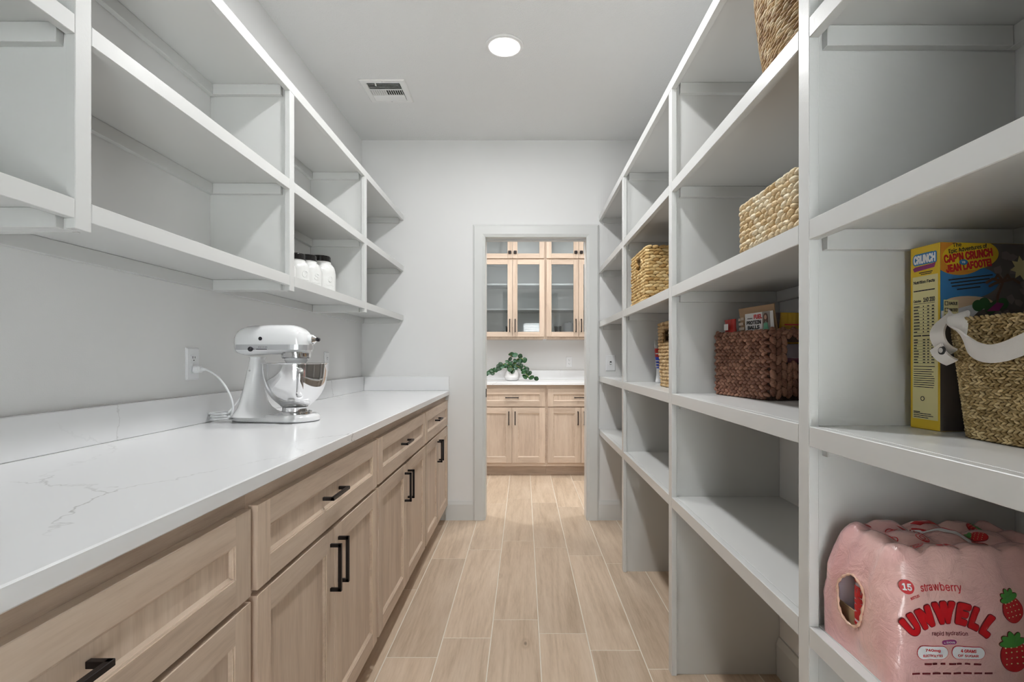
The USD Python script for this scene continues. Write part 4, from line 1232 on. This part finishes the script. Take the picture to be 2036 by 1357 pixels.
def topw(x, y):
    return (meshkit.fbm(np.stack([np.asarray(x) * 30, np.asarray(y) * 30, np.zeros(np.shape(x))], -1), 3, 2) - .5) * .006


def shape_in(q):
    """Inset of the walls at height fraction q: upright below, drawn in over the bottle shoulders."""
    return .026 * np.clip((q - .60) / .40, 0, 1) ** 1.4


def wall_front_y(x, z):
    q = z / PH
    sc = .0045 * np.clip((q - .35) / .4, 0, 1) * (1 - np.abs(np.cos(np.pi * x / px_)) ** 0 * 0) * (0.5 - 0.5 * np.cos(2 * np.pi * x / px_) - 1)
    wr = (meshkit.fbm(np.stack([x * 22, z * 14, np.zeros_like(x)], -1), 4, 4) - .5) * .011 * np.clip(q / .2, .2, 1)
    return shape_in(q) - sc + wr


def wall_aisle_x(y, z):
    q = z / PH
    sc = .0045 * np.clip((q - .35) / .4, 0, 1) * (0.5 - 0.5 * np.cos(2 * np.pi * y / py_) - 1)
    wr = (meshkit.fbm(np.stack([y * 22, z * 14, np.ones_like(y) * 5], -1), 4, 9) - .5) * .013 * np.clip(q / .2, .2, 1)
    return shape_in(q) - sc + wr


def film():
    nz, nx, ny, rc = 40, 64, 40, .016
    loop = rrect(PLx / 2, PLy / 2, rc, 6) + np.array([PLx / 2, PLy / 2])
    # dense resample
    p = np.vstack([loop, loop[:1]]); d = np.r_[0, np.cumsum(np.linalg.norm(np.diff(p, axis=0), axis=1))]
    n = 220
    s = np.arange(n) / n * d[-1]
    base = np.stack([np.interp(s, d, p[:, 0]), np.interp(s, d, p[:, 1])], 1)
    cx, cy = PLx / 2, PLy / 2
    rings = []
    zs = np.linspace(0, PH - .022, nz)
    for z in zs:
        zz = np.full(n, z)
        wy0 = wall_front_y(base[:, 0], zz); wy1 = wall_front_y(base[:, 0] + .5, zz)
        wx0 = wall_aisle_x(base[:, 1], zz); wx1 = wall_aisle_x(base[:, 1] + .4, zz)
        lox, hix, loy, hiy = wx0, PLx - wx1, wy0, PLy - wy1
        x = lox + base[:, 0] / PLx * (hix - lox); y = loy + base[:, 1] / PLy * (hiy - loy)
        rings.append(np.c_[x, y, zz])
    last = rings[-1]
    c = np.array([cx, cy])
    for k in range(1, 22):
        q = 1 - k / 22
        xy = c + (last[:, :2] - c) * q
        zt = topz(xy[:, 0], xy[:, 1])
        blend = min(1, k / 3)
        rings.append(np.c_[xy, (1 - blend) * (PH - .022 + .005 * k) + blend * (zt + topw(xy[:, 0], xy[:, 1]))])
    return loft(rings)


fv, ff = film()
# torn hand hole in the aisle side
hc_ = np.array([.100, .094]); hr = np.array([.034, .042])
cen = fv[ff].mean(1)
inhole = (cen[:, 0] < .03) & ((((cen[:, 1] - hc_[0]) / hr[0]) ** 2 + ((cen[:, 2] - hc_[1]) / hr[1]) ** 2) < 1)
P(pk, "film", (fv, ff[~inhole]), pink_m, smooth=50)
a = np.linspace(0, 2 * np.pi, 60, endpoint=False)
er = 1.0 + .035 * np.sin(a * 3 + 1) + .02 * np.sin(a * 5)
ey, ez = hc_[0] + hr[0] * er * np.cos(a), hc_[1] + hr[1] * er * np.sin(a)
ex = wall_aisle_x(ey, ez)
ed = np.c_[ex - .001, ey, ez]
P(pk, "torn_edge", tube(np.vstack([ed, ed[:2]]), .0022 + .0008 * np.sin(np.arange(62) * 1.7), 8), plain("peach_film", (0.74, 0.46, 0.34), 0.2, coat=0.5), smooth=True)
card = plain("cardboard", (0.52, 0.36, 0.20), 0.75)
P(pk, "cardboard_tray", cat(cbox(.004, PLx - .004, .004, PLy - .004, .0005, .003), cbox(.010, .012, .006, PLy - .006, .003, .072), cbox(.012, PLx - .012, .010, .012, .003, .060)), card)
bottle_m = plain("bottle_label", (0.84, 0.74, 0.82), 0.3)
for i, cx in enumerate(bcx):
    for j, cy in enumerate(bcy):
        if i == 0:
            b = P(pk, "bottle", lathe([(0, .003), (.0225, .0035), (.024, .010), (.024, .112), (.021, .130), (.012, .150), (.010, .158), (.010, .170), (0, .171)], 32, at=(cx - .0005, cy, 0)), bottle_m, smooth=40)
            if j == 1:
                def bpl(u, v, n, cx=cx - .0005, cy=cy):
                    an = math.pi + .15 - v / .024
                    return np.stack([cx + (.024 + n) * np.cos(an), cy + (.024 + n) * np.sin(an), u], 1)
                gtx = fit(text_poly("UNWELL", .02, 8), .052, -.013, width=.085, height=.026)
                P(b, "bottle_lettering", decal(gtx, bpl, .0005, .006, .0003), ink_red)


def pfront(u, v, n):
    lo, hi = wall_aisle_x(np.zeros_like(u), v), PLx - wall_aisle_x(np.full_like(u, .4), v)
    return np.stack([u, wall_front_y((u - lo) / (hi - lo) * PLx, v) - n - .0006, v], 1)


def paisle(u, v, n):
    return np.stack([wall_aisle_x(u, v) - n - .0004, u, v], 1)


def arch(g, cx, R):
    """Bends a shape upward in the middle round a circle below."""
    from shapely.ops import transform
    def f(x, y, z=None):
        x = np.asarray(x, float); y = np.asarray(y, float)
        an = (x - cx) / R
        return cx + (R + y) * np.sin(an), (R + y) * np.cos(an) - R
    g2 = union_all([Polygon(np.vstack([np.linspace(np.array(q.exterior.coords)[k], np.array(q.exterior.coords)[k + 1], 4)[:-1] for k in range(len(q.exterior.coords) - 1)]), [r.coords for r in q.interiors]) for q in polys(g)])
    return transform(f, g2)


dred = plain("dark_red_ink", (0.16, 0.008, 0.012), 0.35)
bubble = plain("bubble_red_ink", (0.60, 0.010, 0.016), 0.22, coat=0.4)
letters, xx = [], 0.0
for ch, wd in zip("UNWELL", (.0155, .0165, .024, .0135, .0125, .0125)):
    g = fit(text_poly(ch, .03, 5), xx, 0, width=wd, height=.031)
    letters.append(g.buffer(.0012, 6)); xx += wd + .0052
uw = union_all(letters)
uw = affinity.translate(uw, .0885 - (uw.bounds[0] + uw.bounds[2]) / 2, 0)
uw = affinity.translate(arch(uw, .0885, .082), 0, .1040)
P(pk, "lettering_outline", decal(uw.buffer(.0011, 6), pfront, .0004, .006), dred)
P(pk, "lettering", decal(uw, pfront, .0004, .006, .0006), bubble, label="arched red bubble lettering")
P(pk, "flavour_lettering", decal(fit(text_poly("strawberry", .01, 0), .0480, .1475, width=.0640, height=.0140), pfront, .0004, .006), ink_red)
P(pk, "badge", decal(Point(.0290, .1560).buffer(.0100), pfront, .0004, .006), ink_red)
P(pk, "badge_number", decal(fit(text_poly("15", .01, 4), .0228, .1510, width=.0125, height=.0098), pfront, .0004, .006, .0005), paper_w)
P(pk, "badge_lettering", decal(affinity.rotate(fit(text_poly("BOTTLES", .004, 2), .0310, .1405, width=.0140, height=.0034), 22), pfront, .0003, .006), ink_red)
P(pk, "tagline_lettering", decal(fit(text_poly("rapid hydration", .006, 0), .0620, .0835, width=.0540, height=.0078), pfront, .0003, .006), dred)
P(pk, "dark_pill", decal(LineString([(.0800, .0745), (.0960, .0745)]).buffer(.0034), pfront, .0003, .006), purple_b)
P(pk, "pill_lettering", decal(fit(text_poly("+ focus", .004, 1), .0790, .0728, width=.0180, height=.0034), pfront, .0003, .006, .0004), paper_w)
for cxx, t1, t2 in ((.0620, "740mg", "ELECTROLYTES"), (.1160, "4 GRAMS", "OF SUGAR")):
    ln = LineString([(cxx - .0140, .0590), (cxx + .0140, .0590)])
    P(pk, "pill_outline", decal(ln.buffer(.0104), pfront, .0003, .006), ink_red)
    P(pk, "white_pill", decal(ln.buffer(.0096), pfront, .0003, .006, .0004), paper_w)
    P(pk, "pill_lettering", decal(union_all([fit(text_poly(t1, .006, 3), cxx - .011, .0598, width=.022, height=.0052), fit(text_poly(t2, .004, 2), cxx - .0150, .0528, width=.030, height=.0036)]), pfront, .0003, .006, .0008), ink_red)
P(pk, "small_print", decal(union_all([sbox(.050 + k * .0125, .0402, .050 + k * .0125 + (.007 if k % 3 else .0105), .0430) for k in range(7)] + [sbox(.030 + k * .016, .0260, .030 + k * .016 + .012, .0286) for k in range(8)]), pfront, .0003, .006), dred)
straw = plain("strawberry_ink", (0.58, 0.02, 0.025), 0.3)
calyx = plain("calyx_ink", (0.07, 0.30, 0.05), 0.4)


def berry(cx, cy, r, place, rot_=0):
    th = np.linspace(0, 2 * np.pi, 40)
    body = Polygon([(cx + r * .92 * math.sin(a) * (1 - .18 * (1 - math.cos(a)) * .5), cy - r * .1 + r * 1.0 * math.cos(a)) for a in th])
    lf = union_all([affinity.rotate(E(cx, cy + r * 1.05, r * .22, r * .52), k, origin=(cx, cy + r * .75)) for k in (-75, -35, 10, 50, 85)])
    body, lf = affinity.rotate(body, rot_, origin=(cx, cy)), affinity.rotate(lf, rot_, origin=(cx, cy))
    o = P(pk, "strawberry_outline", decal(union_all([body, lf]).buffer(.0007), place, .0003, .006), dred)
    P(pk, "strawberry", decal(body, place, .0003, .006, .0004), straw)
    P(pk, "strawberry_leaf", decal(lf, place, .0003, .006, .0007), calyx)
    sd_ = [Point(cx + dx * r, cy + dy * r).buffer(r * .05) for dx in (-.5, -.17, .17, .5) for dy in (-.55, -.15, .25, .55) if abs(dx) + abs(dy) * .6 < .85]
    P(pk, "strawberry_seed", decal(affinity.rotate(union_all(sd_), rot_, origin=(cx, cy)), place, .0003, None, .0008), cream_b)


berry(.1840, .1260, .0190, pfront, 12)
berry(.1850, .0560, .0240, pfront, 8)


def ptop(u, v, n):
    xy = np.stack([u, v], 1)
    return np.stack([u, v, topz(u, v) + topw(u, v) + n + .0012], 1)


ring_ = lambda x, y, r: Point(x, y).buffer(r).difference(Point(x, y).buffer(r - .0012))
dood = []
for x, y in ((.060, .085), (.085, .120), (.075, .050), (.105, .075), (.118, .105)):
    dood += [ring_(x, y, .0095), ring_(x, y, .0045), LineString([(x - .004, y - .006), (x, y - .0075), (x + .004, y - .006)]).buffer(.0006)]
P(pk, "top_doodles", decal(union_all(dood), ptop, .0003, .005), ink_red)
P(pk, "top_red_shape", decal(union_all([Polygon([(.105, .135), (.150, .120), (.155, .108), (.118, .118)]), Polygon([(.055, .150), (.066, .152), (.066, .144), (.056, .143)]), Polygon([(.165, .050), (.190, .060), (.184, .040), (.168, .036)]), Polygon([(.140, .150), (.175, .150), (.185, .140), (.150, .138)])]), ptop, .0003, .006), straw)
P(pk, "top_white_band", decal(Polygon([(.125, .140), (.165, .118), (.185, .075), (.178, .058), (.160, .085), (.130, .118)]), ptop, .0003, .006, .0002), paper_w)
P(pk, "top_red_lines", decal(union_all([LineString([(.135 + .01 * k, .138 - .010 * k), (.150 + .009 * k, .125 - .010 * k)]).buffer(.0013) for k in range(5)] + [sbox(.095 + k * .012, .030, .104 + k * .012, .0345) for k in range(3)]), ptop, .0003, .006, .0006), ink_red)
berry(.205, .085, .013, ptop, 40)
berry(.240, .130, .012, ptop, -60)

# ------------------------------------------------------------------ potted plant and dishes beyond the doorway
pot_m = plain("matte_white_pot", (0.80, 0.79, 0.78), 0.45)
PX, PY = -.122, 5.37
pp = thing("potted_plant", "green trailing plant with round leaves in a white pot on the counter beyond the doorway", "plant", (PX, PY, CZ + .0002), local=True)
pot = P(pp, "pot", lathe([(0, .0), (.045, .0), (.066, .010), (.080, .032), (.083, .050), (.075, .078), (.063, .100), (.057, .118), (.058, .128), (.052, .128), (.050, .11), (0, .11)], 48), pot_m, smooth=40)
leaf_m = mat("leaf", {"o": ("object_info", {}), "r": ("rgb_ramp", {"ramp": [(0, (0.012, 0.035, 0.015)), (.5, (0.022, 0.085, 0.025)), (1, (0.055, 0.15, 0.085))]}), "p": ("principled_bsdf", {"roughness": 0.35}), "t": ("translucent_bsdf", {"color": (0.10, 0.25, 0.03)}), "m": ("mix_closure", {"fac": 0.15})},
             [("o.random", "r.fac"), ("r.color", "p.base_color"), ("p.BSDF", "m.closure1"), ("t.BSDF", "m.closure2")], surface="m.closure")
stem_m = plain("stem_green", (0.25, 0.30, 0.06), 0.5)
rl = np.random.default_rng(21)


def leaf(c, nrm, r, spin):
    nrm = np.array(nrm, float); nrm /= np.linalg.norm(nrm)
    a = np.cross(nrm, [0, 0, 1.0] if abs(nrm[2]) < .9 else [1.0, 0, 0]); a /= np.linalg.norm(a); b = np.cross(nrm, a)
    th = np.linspace(0, 2 * np.pi, 16, endpoint=False)
    rr = r * (1 + .06 * np.cos(2 * th)) * (1 - .12 * np.exp(-((th - np.pi) / .3) ** 2))
    V = [np.array(c)]
    for s in (.5, 1.0):
        for t, q in zip(th, rr):
            t2 = t + spin
            V.append(np.array(c) + s * q * (math.cos(t2) * a + math.sin(t2) * b) + nrm * (-.22 * r * s * s + .05 * r * math.sin(3 * t)))
    V = np.array(V); n = 16
    F = [(0, 1 + k, 1 + (k + 1) % n) for k in range(n)]
    for k in range(n):
        F += [(1 + k, 1 + n + k, 1 + n + (k + 1) % n), (1 + k, 1 + n + (k + 1) % n, 1 + (k + 1) % n)]
    F = np.array(F)
    V2 = V - nrm * .0012
    return np.vstack([V, V2]), np.vstack([F, F[:, ::-1] + len(V)])


stems = [[(0, 0, .11), (-.05, -.02, .155), (-.13, -.04, .145), (-.20, -.05, .115), (-.255, -.05, .06)],
         [(0, 0, .11), (-.04, -.04, .17), (-.10, -.06, .165), (-.16, -.07, .11), (-.18, -.07, .085)],
         [(0, 0, .11), (.05, -.02, .18), (.12, -.03, .15), (.18, -.045, .08), (.235, -.05, .03)],
         [(0, 0, .11), (.06, -.05, .15), (.12, -.07, .10), (.17, -.08, .045), (.19, -.08, .03)],
         [(0, 0, .11), (-.02, 0, .20), (-.01, -.01, .26), (.02, -.02, .27)],
         [(0, 0, .11), (.03, .01, .20), (.08, 0, .235), (.12, -.01, .215)],
         [(0, 0, .11), (-.03, -.04, .15), (-.01, -.07, .15), (.01, -.08, .11)]]
for sidx, s in enumerate(stems):
    c = spline(s, 24)
    P(pp, "stem", tube(c, .0028, 6), stem_m, smooth=True)
    n = int(6 + len(s) * 1.2)
    for k in range(n):
        q = c[int((k + 1) / n * 23)]
        out = np.array([rl.normal(0, .5), -1.0 + rl.normal(0, .4), .55 + rl.normal(0, .5)])
        r = rl.uniform(.020, .031)
        P(pp, "leaf", leaf(q + np.array([rl.normal(0, .014), -.012 + rl.normal(0, .012), rl.normal(0, .012)]), out, r, rl.uniform(0, 6.28)), leaf_m, smooth=True)

dz = 1.366 + .0182
bw = thing("bowl", "white round bowl on the cabinet bottom behind the left glass door", "bowl", (-.30, 5.49, dz), local=True)
P(bw, "bowl", lathe([(0, .0), (.04, .0), (.045, .006), (.080, .040), (.095, .075), (.092, .075), (.076, .042), (.04, .009), (0, .008)], 48), ceramic, smooth=40)
cn = thing("canister", "pale grey cylindrical canister on the cabinet bottom behind the right glass door", "canister", (.49, 5.50, dz), local=True)
P(cn, "body", lathe([(0, 0), (.07, 0), (.072, .004), (.072, .145), (.068, .15), (0, .15)], 48), plain("pale_grey_pot", (0.62, 0.63, 0.67), 0.35), smooth=40)
P(cn, "lid", lathe([(0, .1505), (.069, .1505), (.070, .158), (.04, .163), (.012, .165), (.012, .175), (0, .178)], 40), plain("pale_grey_lid", (0.66, 0.67, 0.70), 0.35), smooth=40)
for k, (gx, gy) in enumerate(((-.155, 5.42), (-.150, 5.56), (.36, 5.43))):
    g_ = thing("drinking_glass", ["clear tumbler nearest the middle of the left cabinet door", "clear tumbler behind another on the cabinet bottom", "clear tumbler beside the pale grey canister"][k], "glass", (gx, gy, dz), group="tumblers behind glass", local=True)
    P(g_, "tumbler", lathe([(0, 0), (.028, 0), (.030, .004), (.036, .12), (.0345, .12), (.028, .008), (0, .007)], 32), glass_m, smooth=40)
